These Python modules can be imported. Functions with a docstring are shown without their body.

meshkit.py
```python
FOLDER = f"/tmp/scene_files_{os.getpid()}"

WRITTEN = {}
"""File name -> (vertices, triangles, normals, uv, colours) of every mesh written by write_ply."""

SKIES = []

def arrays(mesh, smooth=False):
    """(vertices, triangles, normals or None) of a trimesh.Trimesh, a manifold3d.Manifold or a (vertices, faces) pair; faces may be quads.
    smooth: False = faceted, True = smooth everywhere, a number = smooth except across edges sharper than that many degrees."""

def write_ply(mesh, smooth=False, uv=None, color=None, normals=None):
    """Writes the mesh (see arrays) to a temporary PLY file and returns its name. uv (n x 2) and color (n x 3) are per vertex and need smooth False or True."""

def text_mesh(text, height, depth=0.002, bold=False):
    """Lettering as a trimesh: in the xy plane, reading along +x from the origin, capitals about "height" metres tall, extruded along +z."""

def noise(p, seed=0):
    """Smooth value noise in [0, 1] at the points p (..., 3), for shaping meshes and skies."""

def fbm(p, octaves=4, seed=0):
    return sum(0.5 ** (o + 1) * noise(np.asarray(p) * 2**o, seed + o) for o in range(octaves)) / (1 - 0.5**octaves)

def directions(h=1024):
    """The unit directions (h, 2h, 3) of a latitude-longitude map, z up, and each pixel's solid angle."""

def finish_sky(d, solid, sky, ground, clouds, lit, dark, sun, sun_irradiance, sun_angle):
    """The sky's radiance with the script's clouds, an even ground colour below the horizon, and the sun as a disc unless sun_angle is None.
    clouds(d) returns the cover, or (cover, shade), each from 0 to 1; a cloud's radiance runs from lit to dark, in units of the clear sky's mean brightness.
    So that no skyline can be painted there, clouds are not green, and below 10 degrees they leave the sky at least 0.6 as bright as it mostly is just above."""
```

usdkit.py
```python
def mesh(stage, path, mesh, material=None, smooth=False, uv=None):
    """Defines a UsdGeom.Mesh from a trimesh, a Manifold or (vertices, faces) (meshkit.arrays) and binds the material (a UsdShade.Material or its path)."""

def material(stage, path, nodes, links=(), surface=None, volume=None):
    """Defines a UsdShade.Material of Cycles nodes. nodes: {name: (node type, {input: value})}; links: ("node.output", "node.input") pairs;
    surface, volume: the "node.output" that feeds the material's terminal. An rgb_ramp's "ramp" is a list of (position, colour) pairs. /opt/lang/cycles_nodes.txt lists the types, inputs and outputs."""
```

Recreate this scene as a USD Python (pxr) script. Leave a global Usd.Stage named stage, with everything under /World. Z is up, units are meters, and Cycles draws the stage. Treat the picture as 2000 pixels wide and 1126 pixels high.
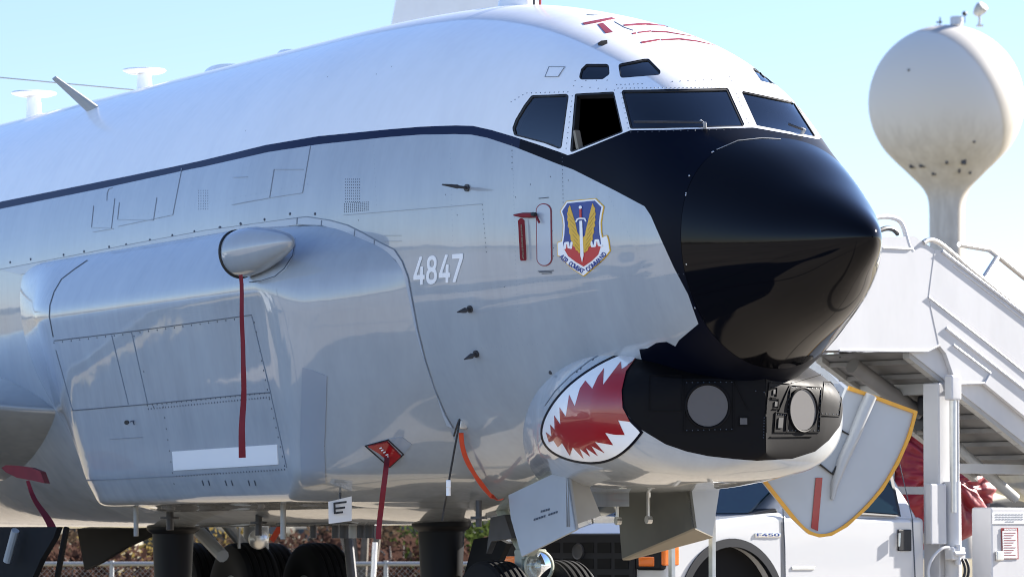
import math, random
import numpy as np, trimesh, shapely, manifold3d as m3
from shapely.geometry import Polygon, LineString, MultiPolygon, Point, box as sbox
from shapely import affinity
from scipy.interpolate import PchipInterpolator, CubicSpline
from scipy.ndimage import gaussian_filter1d
from scipy.spatial import cKDTree
import meshkit, usdkit
from pxr import Usd, UsdGeom, UsdLux, UsdShade, Gf, Sdf, Vt

rng = np.random.default_rng(7); random.seed(7)
stage = Usd.Stage.CreateInMemory()
UsdGeom.SetStageUpAxis(stage, UsdGeom.Tokens.z); UsdGeom.SetStageMetersPerUnit(stage, 1.0)
UsdGeom.Xform.Define(stage, '/World'); UsdGeom.Scope.Define(stage, '/World/Looks')

# ------------------------------------------------------------------ camera, sky, sun, exposure
FPX, EYE, PITCH = 8275.0, 1.2, math.atan((1065.08 - 563) / 8275.0)
SUN_AZ, SUN_EL = math.atan2(0.84, 0.545), math.radians(27)      # atan2(x, y) of the direction to the sun
SKY_STRENGTH, SUN_INTENSITY, EXPOSURE = 0.050, 1.25, 2.05
cam = UsdGeom.Camera.Define(stage, '/World/camera')
cam.CreateHorizontalApertureAttr(36.0); cam.CreateVerticalApertureAttr(36.0 * 576 / 1024)
cam.CreateFocalLengthAttr(36.0 * FPX / 2000); cam.CreateClippingRangeAttr(Gf.Vec2f(0.5, 9000))
cam.CreateFStopAttr(6.3); cam.CreateFocusDistanceAttr(31.0); cam.CreateExposureAttr(EXPOSURE)
cam.AddTranslateOp().Set(Gf.Vec3d(0, 0, EYE)); cam.AddRotateXOp().Set(90 + math.degrees(PITCH))
usdkit.material(stage, '/World/Looks/sky', {
    's': ('sky_texture', {'sky_type': 'single_scattering', 'sun_disc': False, 'sun_elevation': SUN_EL, 'sun_rotation': SUN_AZ,
                          'altitude': 300.0, 'air_density': 1.0, 'aerosol_density': 0.25, 'ozone_density': 3.0}),
    'm': ('mix_color', {'blend_type': 'multiply', 'fac': 1.0, 'b': (0.90, 0.875, 0.99), 'use_clamp': False}),
    'b': ('background_shader', {'strength': SKY_STRENGTH})}, [('s.color', 'm.a'), ('m.result', 'b.color')], surface='b.background')
sky = UsdLux.DomeLight.Define(stage, '/World/sky')
UsdShade.MaterialBindingAPI.Apply(sky.GetPrim()).Bind(UsdShade.Material.Get(stage, '/World/Looks/sky'))
for k, v in (('kind', 'structure'), ('label', 'pale clear blue sky over the airfield'), ('category', 'sky')): sky.GetPrim().SetCustomDataByKey(k, v)
sun = UsdLux.DistantLight.Define(stage, '/World/sun')
sun.CreateIntensityAttr(SUN_INTENSITY); sun.CreateAngleAttr(0.53); sun.CreateNormalizeAttr(True); sun.CreateColorAttr(Gf.Vec3f(1, 0.94, 0.86))
sun.AddRotateZOp().Set(-math.degrees(SUN_AZ)); sun.AddRotateXOp().Set(-(90 - math.degrees(SUN_EL)) + 180 - 180)

# ------------------------------------------------------------------ materials
def mat(name, base, rough=0.4, metal=0.0, coat=0.0, var=0.0, vscale=3.0, rvar=0.0, bump=0.0, bscale=20.0, spec=0.5, detail=4.0, coat_rough=0.03, bdist=0.02, extra=None, stretch=None):
    n = {'p': ('principled_bsdf', {'base_color': base, 'roughness': rough, 'metallic': metal, 'coat_weight': coat, 'coat_roughness': coat_rough, 'specular_ior_level': spec, **(extra or {})}),
         'g': ('texture_coordinate', {})}
    l = []
    if var or rvar:
        n['n'] = ('noise_texture', {'scale': vscale, 'detail': detail, 'roughness': 0.68 if stretch else 0.6})
        if stretch: n['mp'] = ('mapping', {'scale': stretch}); l += [('g.object', 'mp.vector'), ('mp.vector', 'n.vector')]
        else: l.append(('g.object', 'n.vector'))
    if var:
        b = np.array(base)
        n['r'] = ('rgb_ramp', {'ramp': [(0.25, tuple(b * (1 - var))), (0.75, tuple(np.minimum(b * (1 + var), 0.95)))]})
        l += [('n.fac', 'r.fac'), ('r.color', 'p.base_color')]
    if rvar:
        n['m'] = ('map_range', {'from_min': 0.3, 'from_max': 0.7, 'to_min': max(rough - rvar, 0.01), 'to_max': rough + rvar, 'clamp': True})
        l += [('n.fac', 'm.value'), ('m.result', 'p.roughness')]
    if bump:
        n['bn'] = ('noise_texture', {'scale': bscale, 'detail': 3.0}); n['b'] = ('bump', {'strength': bump, 'distance': bdist})
        l += [('g.object', 'bn.vector'), ('bn.fac', 'b.height'), ('b.normal', 'p.normal')]
        if coat: l.append(('b.normal', 'p.coat_normal'))
    return usdkit.material(stage, '/World/Looks/' + name, n, l, surface='p.BSDF')
M = {}
def mk(name, *a, **k): M[name] = mat(name, *a, **k)
mk('white_paint', (0.78, 0.79, 0.80), 0.30, coat=0.5, var=0.05, stretch=(1.2, 1.2, 0.35), detail=8.0, vscale=1.5, rvar=0.06, coat_rough=0.08)
mk('grey_paint', (0.30, 0.325, 0.345), 0.30, coat=1.0, coat_rough=0.035, var=0.13, stretch=(1.3, 1.3, 0.3), detail=8.0, vscale=1.6, rvar=0.05, bump=0.07, bscale=1.3, bdist=0.05, extra={'coat_ior': 1.75})
mk('grey_panel', (0.25, 0.28, 0.32), 0.30, coat=0.7, coat_rough=0.07, var=0.04, vscale=1.4)
mk('grey_patch', (0.37, 0.41, 0.46), 0.35, coat=0.6, coat_rough=0.10, var=0.05, vscale=2.0)
mk('navy_paint', (0.002, 0.006, 0.028), 0.35, spec=0.2, coat=0.0, coat_rough=0.10)
mk('nose_paint', (0.0012, 0.002, 0.006), 0.40, spec=0.09, coat=0.0, coat_rough=0.25, var=0.10, vscale=4.0, rvar=0.05)
mk('radome_black', (0.002, 0.002, 0.003), 0.05, coat=0.0, rvar=0.03, vscale=5.0, extra={'ior': 1.28})
mk('chin_black', (0.0055, 0.005, 0.0055), 0.6, spec=0.1, var=0.15, vscale=6.0, rvar=0.08, bump=0.05, bscale=60.0, bdist=0.004)
mk('sensor_glass', (0.075, 0.07, 0.07), 0.5, var=0.03)
mk('black_rubber', (0.012, 0.012, 0.013), 0.55)
mk('tyre_rubber', (0.004, 0.004, 0.005), 0.75, spec=0.2, var=0.2, vscale=14.0)
mk('line_dark', (0.06, 0.075, 0.10), 0.6)
mk('line_faint', (0.21, 0.24, 0.28), 0.4, coat=0.6)
mk('line_soft', (0.17, 0.20, 0.24), 0.5)
mk('rivet_metal', (0.05, 0.06, 0.08), 0.45)
mk('red_fabric', (0.17, 0.006, 0.014), 0.75, var=0.15, vscale=9.0)
mk('orange_fabric', (0.55, 0.06, 0.02), 0.7, var=0.12, vscale=9.0)
mk('red_paint', (0.26, 0.006, 0.008), 0.28, coat=0.8)
mk('mark_red', (0.20, 0.012, 0.025), 0.45)
mk('decal_white', (0.80, 0.80, 0.80), 0.35, coat=0.4)
mk('decal_blue', (0.010, 0.035, 0.20), 0.35, coat=0.1)
mk('decal_yellow', (0.66, 0.38, 0.01), 0.35, coat=0.1)
mk('decal_gold', (0.40, 0.24, 0.03), 0.35, coat=0.4)
mk('decal_red', (0.46, 0.015, 0.02), 0.35, coat=0.1)
mk('decal_ivory', (0.80, 0.78, 0.55), 0.35, coat=0.4)
mk('bare_metal', (0.62, 0.62, 0.60), 0.35, metal=0.9, var=0.1, vscale=12.0)
mk('dark_metal', (0.06, 0.06, 0.065), 0.45, metal=0.4, var=0.2, vscale=8.0)
mk('antenna_black', (0.004, 0.004, 0.005), 0.5, var=0.1, spec=0.15)
mk('zinc_green', (0.34, 0.36, 0.30), 0.5, var=0.12, vscale=6.0)
mk('door_inner', (0.075, 0.075, 0.065), 0.55, var=0.35, vscale=5.0, rvar=0.1)
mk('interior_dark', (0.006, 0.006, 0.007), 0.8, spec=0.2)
mk('interior_tan', (0.22, 0.19, 0.14), 0.6)
mk('edge_yellow', (0.62, 0.30, 0.02), 0.45, var=0.12, vscale=8.0)
mk('door_grey', (0.36, 0.38, 0.40), 0.38, coat=0.3, var=0.05)
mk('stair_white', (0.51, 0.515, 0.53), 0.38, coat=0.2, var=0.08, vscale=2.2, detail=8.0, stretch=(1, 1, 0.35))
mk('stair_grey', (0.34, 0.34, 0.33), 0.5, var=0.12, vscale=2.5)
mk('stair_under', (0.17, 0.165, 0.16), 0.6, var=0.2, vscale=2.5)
mk('truck_white', (0.56, 0.57, 0.585), 0.25, coat=0.8)
mk('plastic_black', (0.008, 0.009, 0.013), 0.45, spec=0.3)
mk('amber_lens', (0.75, 0.16, 0.01), 0.15, coat=0.8)
mk('chrome', (0.75, 0.75, 0.76), 0.15, metal=1.0)
mk('tarp_red', (0.24, 0.012, 0.022), 0.5, coat=0.05, var=0.25, vscale=1.6, bump=0.6, bscale=3.0, bdist=0.08)
mk('bark', (0.10, 0.085, 0.07), 0.85, var=0.3, vscale=10.0)
mk('fence_metal', (0.30, 0.31, 0.32), 0.5, metal=0.5)
def glass(name, tint, ior=1.5, rough=0.0):
    M[name] = usdkit.material(stage, '/World/Looks/' + name, {'t': ('transparent_bsdf', {'color': tint}), 'g': ('glossy_bsdf', {'color': (0.9, 0.95, 1), 'roughness': rough}),
        'f': ('fresnel', {'IOR': ior}), 'x': ('mix_closure', {})}, [('f.fac', 'x.fac'), ('t.BSDF', 'x.closure1'), ('g.BSDF', 'x.closure2')], surface='x.closure')
glass('cockpit_glass', (0.78, 0.83, 0.85), 2.0)
mk('truck_glass', (0.006, 0.016, 0.022), 0.05, extra={'ior': 1.4})

# ------------------------------------------------------------------ prims
NAMES = {}
def path_for(parent, name):
    k = (parent, name); NAMES[k] = NAMES.get(k, -1) + 1
    return f"{parent}/{name}" + (f"_{NAMES[k]:03d}" if NAMES[k] else '')
def tag(prim, label=None, cat=None, group=None, kind=None):
    for k, v in (('label', label), ('category', cat), ('group', group), ('kind', kind)):
        if v: prim.SetCustomDataByKey(k, v)
    return prim
class Thing:
    """An Xform at the thing's base; part() takes points in world space, lpart() in the thing's own space."""
    def __init__(s, name, label, cat, loc=(0, 0, 0), rotz=0.0, group=None, kind=None):
        s.path = path_for('/World', name); x = UsdGeom.Xform.Define(stage, s.path)
        x.AddTranslateOp().Set(Gf.Vec3d(*map(float, loc))); x.AddRotateZOp().Set(math.degrees(rotz))
        s.prim = tag(x.GetPrim(), label, cat, group, kind); s.loc = np.array(loc, float); s.r = rotz
        c, n = math.cos(rotz), math.sin(rotz); s.R = np.array([[c, -n, 0], [n, c, 0], [0, 0, 1.0]])
    def world(s, p): return np.asarray(p, float) @ s.R.T + s.loc
    def local(s, p): return (np.asarray(p, float) - s.loc) @ s.R
    def lpart(s, name, mesh, m, smooth=30, under=None, label=None, kind=None):
        p = path_for(under or s.path, name)
        if isinstance(mesh, SheetMesh):
            o = UsdGeom.Mesh.Define(stage, p); v, f, n = mesh.v, mesh.f, mesh.n
            o.CreatePointsAttr(Vt.Vec3fArray.FromNumpy(v.astype(np.float32))); o.CreateFaceVertexCountsAttr(Vt.IntArray.FromNumpy(np.full(len(f), 3, np.int32)))
            o.CreateFaceVertexIndicesAttr(Vt.IntArray.FromNumpy(f.astype(np.int32).ravel())); o.CreateSubdivisionSchemeAttr('none')
            o.CreateNormalsAttr(Vt.Vec3fArray.FromNumpy(n.astype(np.float32))); o.SetNormalsInterpolation('vertex')
            UsdShade.MaterialBindingAPI.Apply(o.GetPrim()).Bind(M[m])
        else:
            o = usdkit.mesh(stage, p, mesh, M[m], smooth=smooth)
        tag(o.GetPrim(), label, None, None, kind)
        return p
    def part(s, name, mesh, m, smooth=30, under=None, label=None, kind=None):
        v, f, _ = meshkit.arrays(mesh); return s.lpart(name, trimesh.Trimesh(s.local(v), f, process=False), m, smooth, under, label, kind)
def single(name, mesh, m, label, cat, group=None, kind=None, smooth=30):
    o = usdkit.mesh(stage, path_for('/World', name), mesh, M[m], smooth=smooth); tag(o.GetPrim(), label, cat, group, kind); return o

# ------------------------------------------------------------------ from a picture direction to a place
CB, SB = math.cos(PITCH), math.sin(PITCH)
def ray(px):
    px = np.atleast_2d(np.asarray(px, float)); x = (px[:, 0] - 1000) / FPX; y = (563 - px[:, 1]) / FPX
    return np.stack([x, CB - y * SB, SB + y * CB], 1)
O = np.array([0, 0, EYE])
def at_depth(px, Y):
    d = ray(px); return O + d * (np.asarray(Y) / d[:, 1])[:, None] if np.ndim(Y) else O + d * (Y / d[:, 1:2])
def to_px(P):
    Q = np.asarray(P, float) - O; D = Q[..., 1] * CB + Q[..., 2] * SB; U = -Q[..., 1] * SB + Q[..., 2] * CB
    return np.stack([1000 + FPX * Q[..., 0] / D, 563 - FPX * U / D], -1)
def at_plane(th, px, axis, val):
    """Where the sight lines through px meet the plane local[axis] = val of a thing (its own space)."""
    d = ray(px) @ th.R; o = (O - th.loc) @ th.R
    return o + d * ((val - o[axis]) / d[:, axis])[:, None]
def Z(ox, oy, s, pts): return [(ox + x / s, oy + y / s) for x, y in pts]

# ------------------------------------------------------------------ mesh helpers
cat_ = trimesh.util.concatenate
def bx(lo, hi): 
    b = trimesh.creation.box(np.subtract(hi, lo)); b.apply_translation((np.add(hi, lo)) / 2.0); return b
def rbox(lo, hi, r=0.02, seg=8):
    lo = np.array(lo, float); hi = np.array(hi, float); r = min(r, *(0.45 * (hi - lo)))
    s = m3.Manifold.sphere(r, seg)
    return m3.Manifold.batch_hull([s.translate([float(v) for v in c]) for c in np.array(np.meshgrid(*zip(lo + r, hi - r))).reshape(3, -1).T])
def hexa(p):
    """p: 8 points, bottom 4 then top 4 in the same order."""
    return trimesh.convex.convex_hull(np.asarray(p, float))
def prism_pts(poly, vec, out=None):
    """A flat polygon of 3-D points pushed along vec."""
    P = np.asarray(poly, float); n = np.cross(P[1] - P[0], P[2] - P[0])
    for i in range(len(P)): 
        n = n + np.cross(P[i] - P.mean(0), P[(i + 1) % len(P)] - P.mean(0))
    n /= np.linalg.norm(n); e1 = P[1] - P[0]; e1 /= np.linalg.norm(e1); e2 = np.cross(n, e1)
    q = np.stack([(P - P[0]) @ e1, (P - P[0]) @ e2], 1)
    v2, f = trimesh.creation.triangulate_polygon(Polygon(q).buffer(0), engine='earcut')
    b = P[0] + v2[:, :1] * e1 + v2[:, 1:] * e2
    pg = Polygon(q); 
    m = len(b); V = [b, b + vec]; F = [f[:, ::-1], f + m]
    L = len(P); V += [P, P + vec]; k = 2 * m
    S = []
    for i in range(L):
        j = (i + 1) % L; S += [[k + i, k + j, k + L + j], [k + i, k + L + j, k + L + i]]
    t = trimesh.Trimesh(np.vstack(V), np.vstack(F + [np.array(S)]), process=False)
    t.merge_vertices(); t.fix_normals(); return t
def tube(pts, r, seg=8, cap=True):
    P = np.asarray(pts, float); r = np.broadcast_to(np.asarray(r, float), len(P)); V, F = [], []
    T = np.gradient(P, axis=0) if len(P) > 2 else np.repeat([P[1] - P[0]], 2, 0)
    T /= np.linalg.norm(T, axis=1, keepdims=True) + 1e-12
    up = np.array([0, 0, 1.0]) if abs(T[0, 2]) < 0.9 else np.array([1.0, 0, 0])
    a = np.cross(up, T[0]); a /= np.linalg.norm(a)
    ang = np.linspace(0, 2 * np.pi, seg, endpoint=False)
    for i in range(len(P)):
        a = a - T[i] * (a @ T[i]); a /= np.linalg.norm(a); b = np.cross(T[i], a)
        V.append(P[i] + r[i] * (np.cos(ang)[:, None] * a + np.sin(ang)[:, None] * b))
    for i in range(len(P) - 1):
        for j in range(seg):
            k = (j + 1) % seg; F += [[i * seg + j, i * seg + k, (i + 1) * seg + k], [i * seg + j, (i + 1) * seg + k, (i + 1) * seg + j]]
    V = np.vstack(V); n = len(V)
    if cap:
        V = np.vstack([V, P[0], P[-1]])
        for j in range(seg):
            k = (j + 1) % seg; F += [[n, k, j], [n + 1, (len(P) - 1) * seg + j, (len(P) - 1) * seg + k]]
    return trimesh.Trimesh(V, np.array(F), process=False)
def spline(pts, n=24):
    P = np.asarray(pts, float); s = np.r_[0, np.cumsum(np.linalg.norm(np.diff(P, axis=0), axis=1))]
    return CubicSpline(s, P)(np.linspace(0, s[-1], n))
def band(pts, w, across, thick=0.006, n=20, twist=0.0):
    """A ribbon of width w along pts; across: its width direction."""
    P = spline(pts, n) if len(pts) > 2 else np.linspace(pts[0], pts[1], n); P = P + (np.sin(np.arange(n) * 1.1)[:, None] * [0.0015, 0.006, 0] + np.sin(np.arange(n) * 0.6 + 1)[:, None] * [0.004, 0.006, 0]) * (np.arange(n)[:, None] > 0) * min(1.0, np.linalg.norm(P[-1] - P[0]) / 1.2) ** 3; A = np.asarray(across, float); A /= np.linalg.norm(A)
    w = np.broadcast_to(w, n); T = np.gradient(P, axis=0); T /= np.linalg.norm(T, axis=1, keepdims=True)
    V = []
    for i in range(n):
        a = A - T[i] * (A @ T[i]); a /= np.linalg.norm(a); nn = np.cross(T[i], a)
        t = twist * math.sin(i * 0.9); a = a * math.cos(t) + nn * math.sin(t); nn = np.cross(T[i], a)
        V += [P[i] - a * w[i] / 2 - nn * thick / 2, P[i] + a * w[i] / 2 - nn * thick / 2, P[i] + a * w[i] / 2 + nn * thick / 2, P[i] - a * w[i] / 2 + nn * thick / 2]
    F = []
    for i in range(n - 1):
        for j in range(4):
            k = (j + 1) % 4; F += [[4 * i + j, 4 * i + k, 4 * i + 4 + k], [4 * i + j, 4 * i + 4 + k, 4 * i + 4 + j]]
    F += [[0, 2, 1], [0, 3, 2], [4 * n - 4, 4 * n - 3, 4 * n - 2], [4 * n - 4, 4 * n - 2, 4 * n - 1]]
    return trimesh.Trimesh(np.array(V), np.array(F), process=False)
def lathe(profile, seg=48, axis=(0, 0, 1), at=(0, 0, 0)):
    t = trimesh.creation.revolve(np.asarray(profile, float), sections=seg)
    if tuple(axis) != (0, 0, 1): t.apply_transform(trimesh.geometry.align_vectors([0, 0, 1], axis))
    t.apply_translation(at); return t

# ------------------------------------------------------------------ curved skins and what lies on them
class SheetMesh:
    def __init__(s, v, f, n): s.v, s.f, s.n = v, f, n
def join(sheets):
    V, F, N, k = [], [], [], 0
    for s in sheets: V.append(s.v); F.append(s.f + k); N.append(s.n); k += len(s.v)
    return SheetMesh(np.vstack(V), np.vstack(F), np.vstack(N))
class Skin:
    """A surface P(u, v) in a thing's own space."""
    def __init__(s, th, P, ur, vr, flip=1, res=(260, 200)):
        s.th, s.P, s.ur, s.vr, s.flip = th, P, ur, vr, flip
        u, v = [g.ravel() for g in np.meshgrid(np.linspace(*ur, res[0]), np.linspace(*vr, res[1]), indexing='ij')]
        X, N = s.P(u, v), s.N(u, v); W = th.world(X); see = ((O - W) * (N @ th.R.T)).sum(1) > 0
        s.gu, s.gv = u[see], v[see]; s.tree = cKDTree(to_px(W[see]))
    def N(s, u, v, h=1e-3):
        u = np.asarray(u, float); v = np.asarray(v, float)
        hu, hv = h * (s.ur[1] - s.ur[0]), h * (s.vr[1] - s.vr[0])
        a, b = np.clip(u - hu, s.ur[0] + 1e-4, None), np.clip(u + hu, None, s.ur[1])
        n = np.cross(s.P(b, v) - s.P(a, v), s.P(u, v + hv) - s.P(u, v - hv)) * s.flip
        return n / (np.linalg.norm(n, axis=1, keepdims=True) + 1e-12)
    def inv(s, px):
        px = np.atleast_2d(np.asarray(px, float)); _, i = s.tree.query(px); u, v = s.gu[i].copy(), s.gv[i].copy()
        f = lambda u, v: to_px(s.th.world(s.P(u, v))); hu, hv = 1e-4 * (s.ur[1] - s.ur[0]), 1e-4 * (s.vr[1] - s.vr[0])
        lim_u, lim_v = (s.ur[1] - s.ur[0]) / 60, (s.vr[1] - s.vr[0]) / 60
        for _ in range(14):
            q = f(u, v); e = px - q; A = (f(u + hu, v) - q) / hu; B = (f(u, v + hv) - q) / hv
            det = A[:, 0] * B[:, 1] - A[:, 1] * B[:, 0]; det = np.where(np.abs(det) < 1e-6, 1e-6, det)
            u = np.clip(u + np.clip((e[:, 0] * B[:, 1] - e[:, 1] * B[:, 0]) / det, -lim_u, lim_u), *s.ur)
            v = np.clip(v + np.clip((A[:, 0] * e[:, 1] - A[:, 1] * e[:, 0]) / det, -lim_v, lim_v), *s.vr)
        return np.stack([u, v], 1)
    def at(s, px, off=0.0):
        q = s.inv(px); return s.P(q[:, 0], q[:, 1]) + off * s.N(q[:, 0], q[:, 1])
    def nrm(s, px):
        q = s.inv(px); return s.N(q[:, 0], q[:, 1])
    def uvpoly(s, px, step=5.0):
        if not isinstance(px, (Polygon, MultiPolygon)): px = Polygon(px)
        out = []
        for g in getattr(px, 'geoms', [px]):
            g = g.buffer(0)
            for h in getattr(g, 'geoms', [g]):
                if h.is_empty: continue
                h = shapely.segmentize(h, step)
                out.append(Polygon(s.inv(np.array(h.exterior.coords)[:-1]), [s.inv(np.array(r.coords)[:-1]) for r in h.interiors]).buffer(0))
        return shapely.union_all(out)
    def sheet(s, poly, off=0.0, du=None, dv=None, back=None):
        """The part of the skin inside the (u, v) polygon, cut along a grid, pushed out by off; back: rim depth below."""
        u0, v0, u1, v1 = poly.bounds; du = du or (s.ur[1] - s.ur[0]) / 150; dv = dv or (s.vr[1] - s.vr[0]) / 150
        gu = np.arange(math.floor(u0 / du) * du, u1 + du, du); gv = np.arange(math.floor(v0 / dv) * dv, v1 + dv, dv)
        a, b = [g.ravel() for g in np.meshgrid(gu[:-1], gv[:-1], indexing='ij')]
        cells = shapely.box(a, b, a + du, b + dv); shapely.prepare(poly)
        inn = shapely.contains_properly(poly, cells); cut = shapely.intersects(poly, cells) & ~inn
        UV, F = [], []; k = 0
        A, B = a[inn], b[inn]
        if len(A):
            q = np.stack([np.stack([A, B], 1), np.stack([A + du, B], 1), np.stack([A + du, B + dv], 1), np.stack([A, B + dv], 1)], 1).reshape(-1, 2)
            UV.append(q); i = np.arange(len(A)) * 4; F += [np.stack([i, i + 1, i + 2], 1), np.stack([i, i + 2, i + 3], 1)]; k = len(q)
        for g in shapely.intersection(poly, cells[cut]):
            for h in getattr(g, 'geoms', [g]):
                if h.geom_type != 'Polygon' or h.area < 1e-9 * max(du * dv, 1e-6): continue
                try: vv, ff = trimesh.creation.triangulate_polygon(h, engine='earcut')
                except Exception: continue
                if not len(ff): continue
                e1, e2 = vv[ff[:, 1]] - vv[ff[:, 0]], vv[ff[:, 2]] - vv[ff[:, 0]]; ar = e1[:, 0] * e2[:, 1] - e1[:, 1] * e2[:, 0]
                ff = np.where((ar < 0)[:, None], ff[:, ::-1], ff)
                UV.append(vv); F.append(ff + k); k += len(vv)
        UV, F = np.vstack(UV), np.vstack(F)
        key = np.round(UV / [du, dv] * 4000).astype(np.int64); _, first, inverse = np.unique(key, axis=0, return_index=True, return_inverse=True)
        UV, F = UV[first], inverse.reshape(-1)[F]; F = F[(F[:, 0] != F[:, 1]) & (F[:, 1] != F[:, 2]) & (F[:, 0] != F[:, 2])]
        n = s.N(UV[:, 0], UV[:, 1]); v = s.P(UV[:, 0], UV[:, 1]) + off * n
        if s.flip < 0: F = F[:, ::-1]
        if back:
            E = np.vstack([F[:, [0, 1]], F[:, [1, 2]], F[:, [2, 0]]]); es = np.sort(E, 1); _, ii, c = np.unique(es, axis=0, return_index=True, return_counts=True)
            R = E[ii[c == 1]]; m = len(v); a_, b_ = v[R[:, 0]], v[R[:, 1]]; na, nb = n[R[:, 0]], n[R[:, 1]]
            side = np.cross(b_ - a_, na); side /= np.linalg.norm(side, axis=1, keepdims=True) + 1e-12; r = len(R); i = np.arange(r)
            v = np.vstack([v, a_, b_, b_ - back * nb, a_ - back * na]); n = np.vstack([n, side, side, side, side])
            F = np.vstack([F, np.stack([m + r + i, m + i, m + 3 * r + i], 1), np.stack([m + r + i, m + 3 * r + i, m + 2 * r + i], 1)])
        return SheetMesh(v, F, n)
    def draw(s, px, off=0.004, back=0.004, step=4.0, dens=110):
        """A flat print or plate given by its picture outline(s)."""
        return s.sheet(s.uvpoly(px, step), off, (s.ur[1] - s.ur[0]) / dens, (s.vr[1] - s.vr[0]) / dens, back)
    def stroke(s, px, w=1.2, off=0.003, closed=False, dens=110):
        ls = LineString(list(px) + ([px[0]] if closed else []))
        return s.draw(ls.buffer(w / 2, cap_style=2), off, 0.003, 3.0, dens)
    def text(s, txt, px0, xdir, ydir, off=0.004, bold=False, depth=0.002):
        """Lettering with capitals 1 high and natural width, laid in the picture directions xdir (per unit) and ydir (up)."""
        t = meshkit.text_mesh(txt, 1.0, depth, bold); v = np.array(t.vertices); p = np.asarray(px0) + v[:, :1] * np.asarray(xdir) + v[:, 1:2] * np.asarray(ydir)
        q = s.inv(p); n = s.N(q[:, 0], q[:, 1]); X = s.P(q[:, 0], q[:, 1]) + n * (off + np.where(v[:, 2:3] > depth / 2, 0.0, -0.003))
        f = np.array(t.faces)[:, ::-1] if xdir[0] * ydir[1] - xdir[1] * ydir[0] > 0 else np.array(t.faces)
        return SheetMesh(X, f, n)
    def dots(s, px, r=0.008, h=0.35, seg=6):
        q = s.inv(px); X, N = s.P(q[:, 0], q[:, 1]), s.N(q[:, 0], q[:, 1]); r = np.broadcast_to(r, len(X)); out_v, out_f, k = [], [], 0
        ang = np.linspace(0, 2 * np.pi, seg, endpoint=False)
        for x, n, rr in zip(X, N, r):
            a = np.cross(n, [0, 0, 1.0]); a /= np.linalg.norm(a) + 1e-9; b = np.cross(n, a)
            ring = np.cos(ang)[:, None] * a + np.sin(ang)[:, None] * b
            out_v.append(np.vstack([x - n * 0.002 + ring * rr, x + n * rr * h + ring * rr * 0.6, [x + n * rr * h * 1.2]]))
            for j in range(seg):
                m = (j + 1) % seg; out_f += [[k + j, k + m, k + seg + m], [k + j, k + seg + m, k + seg + j], [k + seg + j, k + seg + m, k + 2 * seg]]
            k += 2 * seg + 1
        return trimesh.Trimesh(np.vstack(out_v), np.array(out_f), process=False)
def along(px, n):
    P = np.asarray(px, float); s = np.r_[0, np.cumsum(np.linalg.norm(np.diff(P, axis=0), axis=1))]; t = np.linspace(0, s[-1], n)
    return np.stack([np.interp(t, s, P[:, 0]), np.interp(t, s, P[:, 1])], 1)
def smooth_px(px, n=40, closed=False):
    P = np.asarray(px, float)
    if closed: P = np.vstack([P, P[:1]])
    s = np.r_[0, np.cumsum(np.linalg.norm(np.diff(P, axis=0), axis=1))]
    c = CubicSpline(s, P, bc_type='periodic' if closed else 'not-a-knot')(np.linspace(0, s[-1], n))
    return c[:-1] if closed else c

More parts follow.
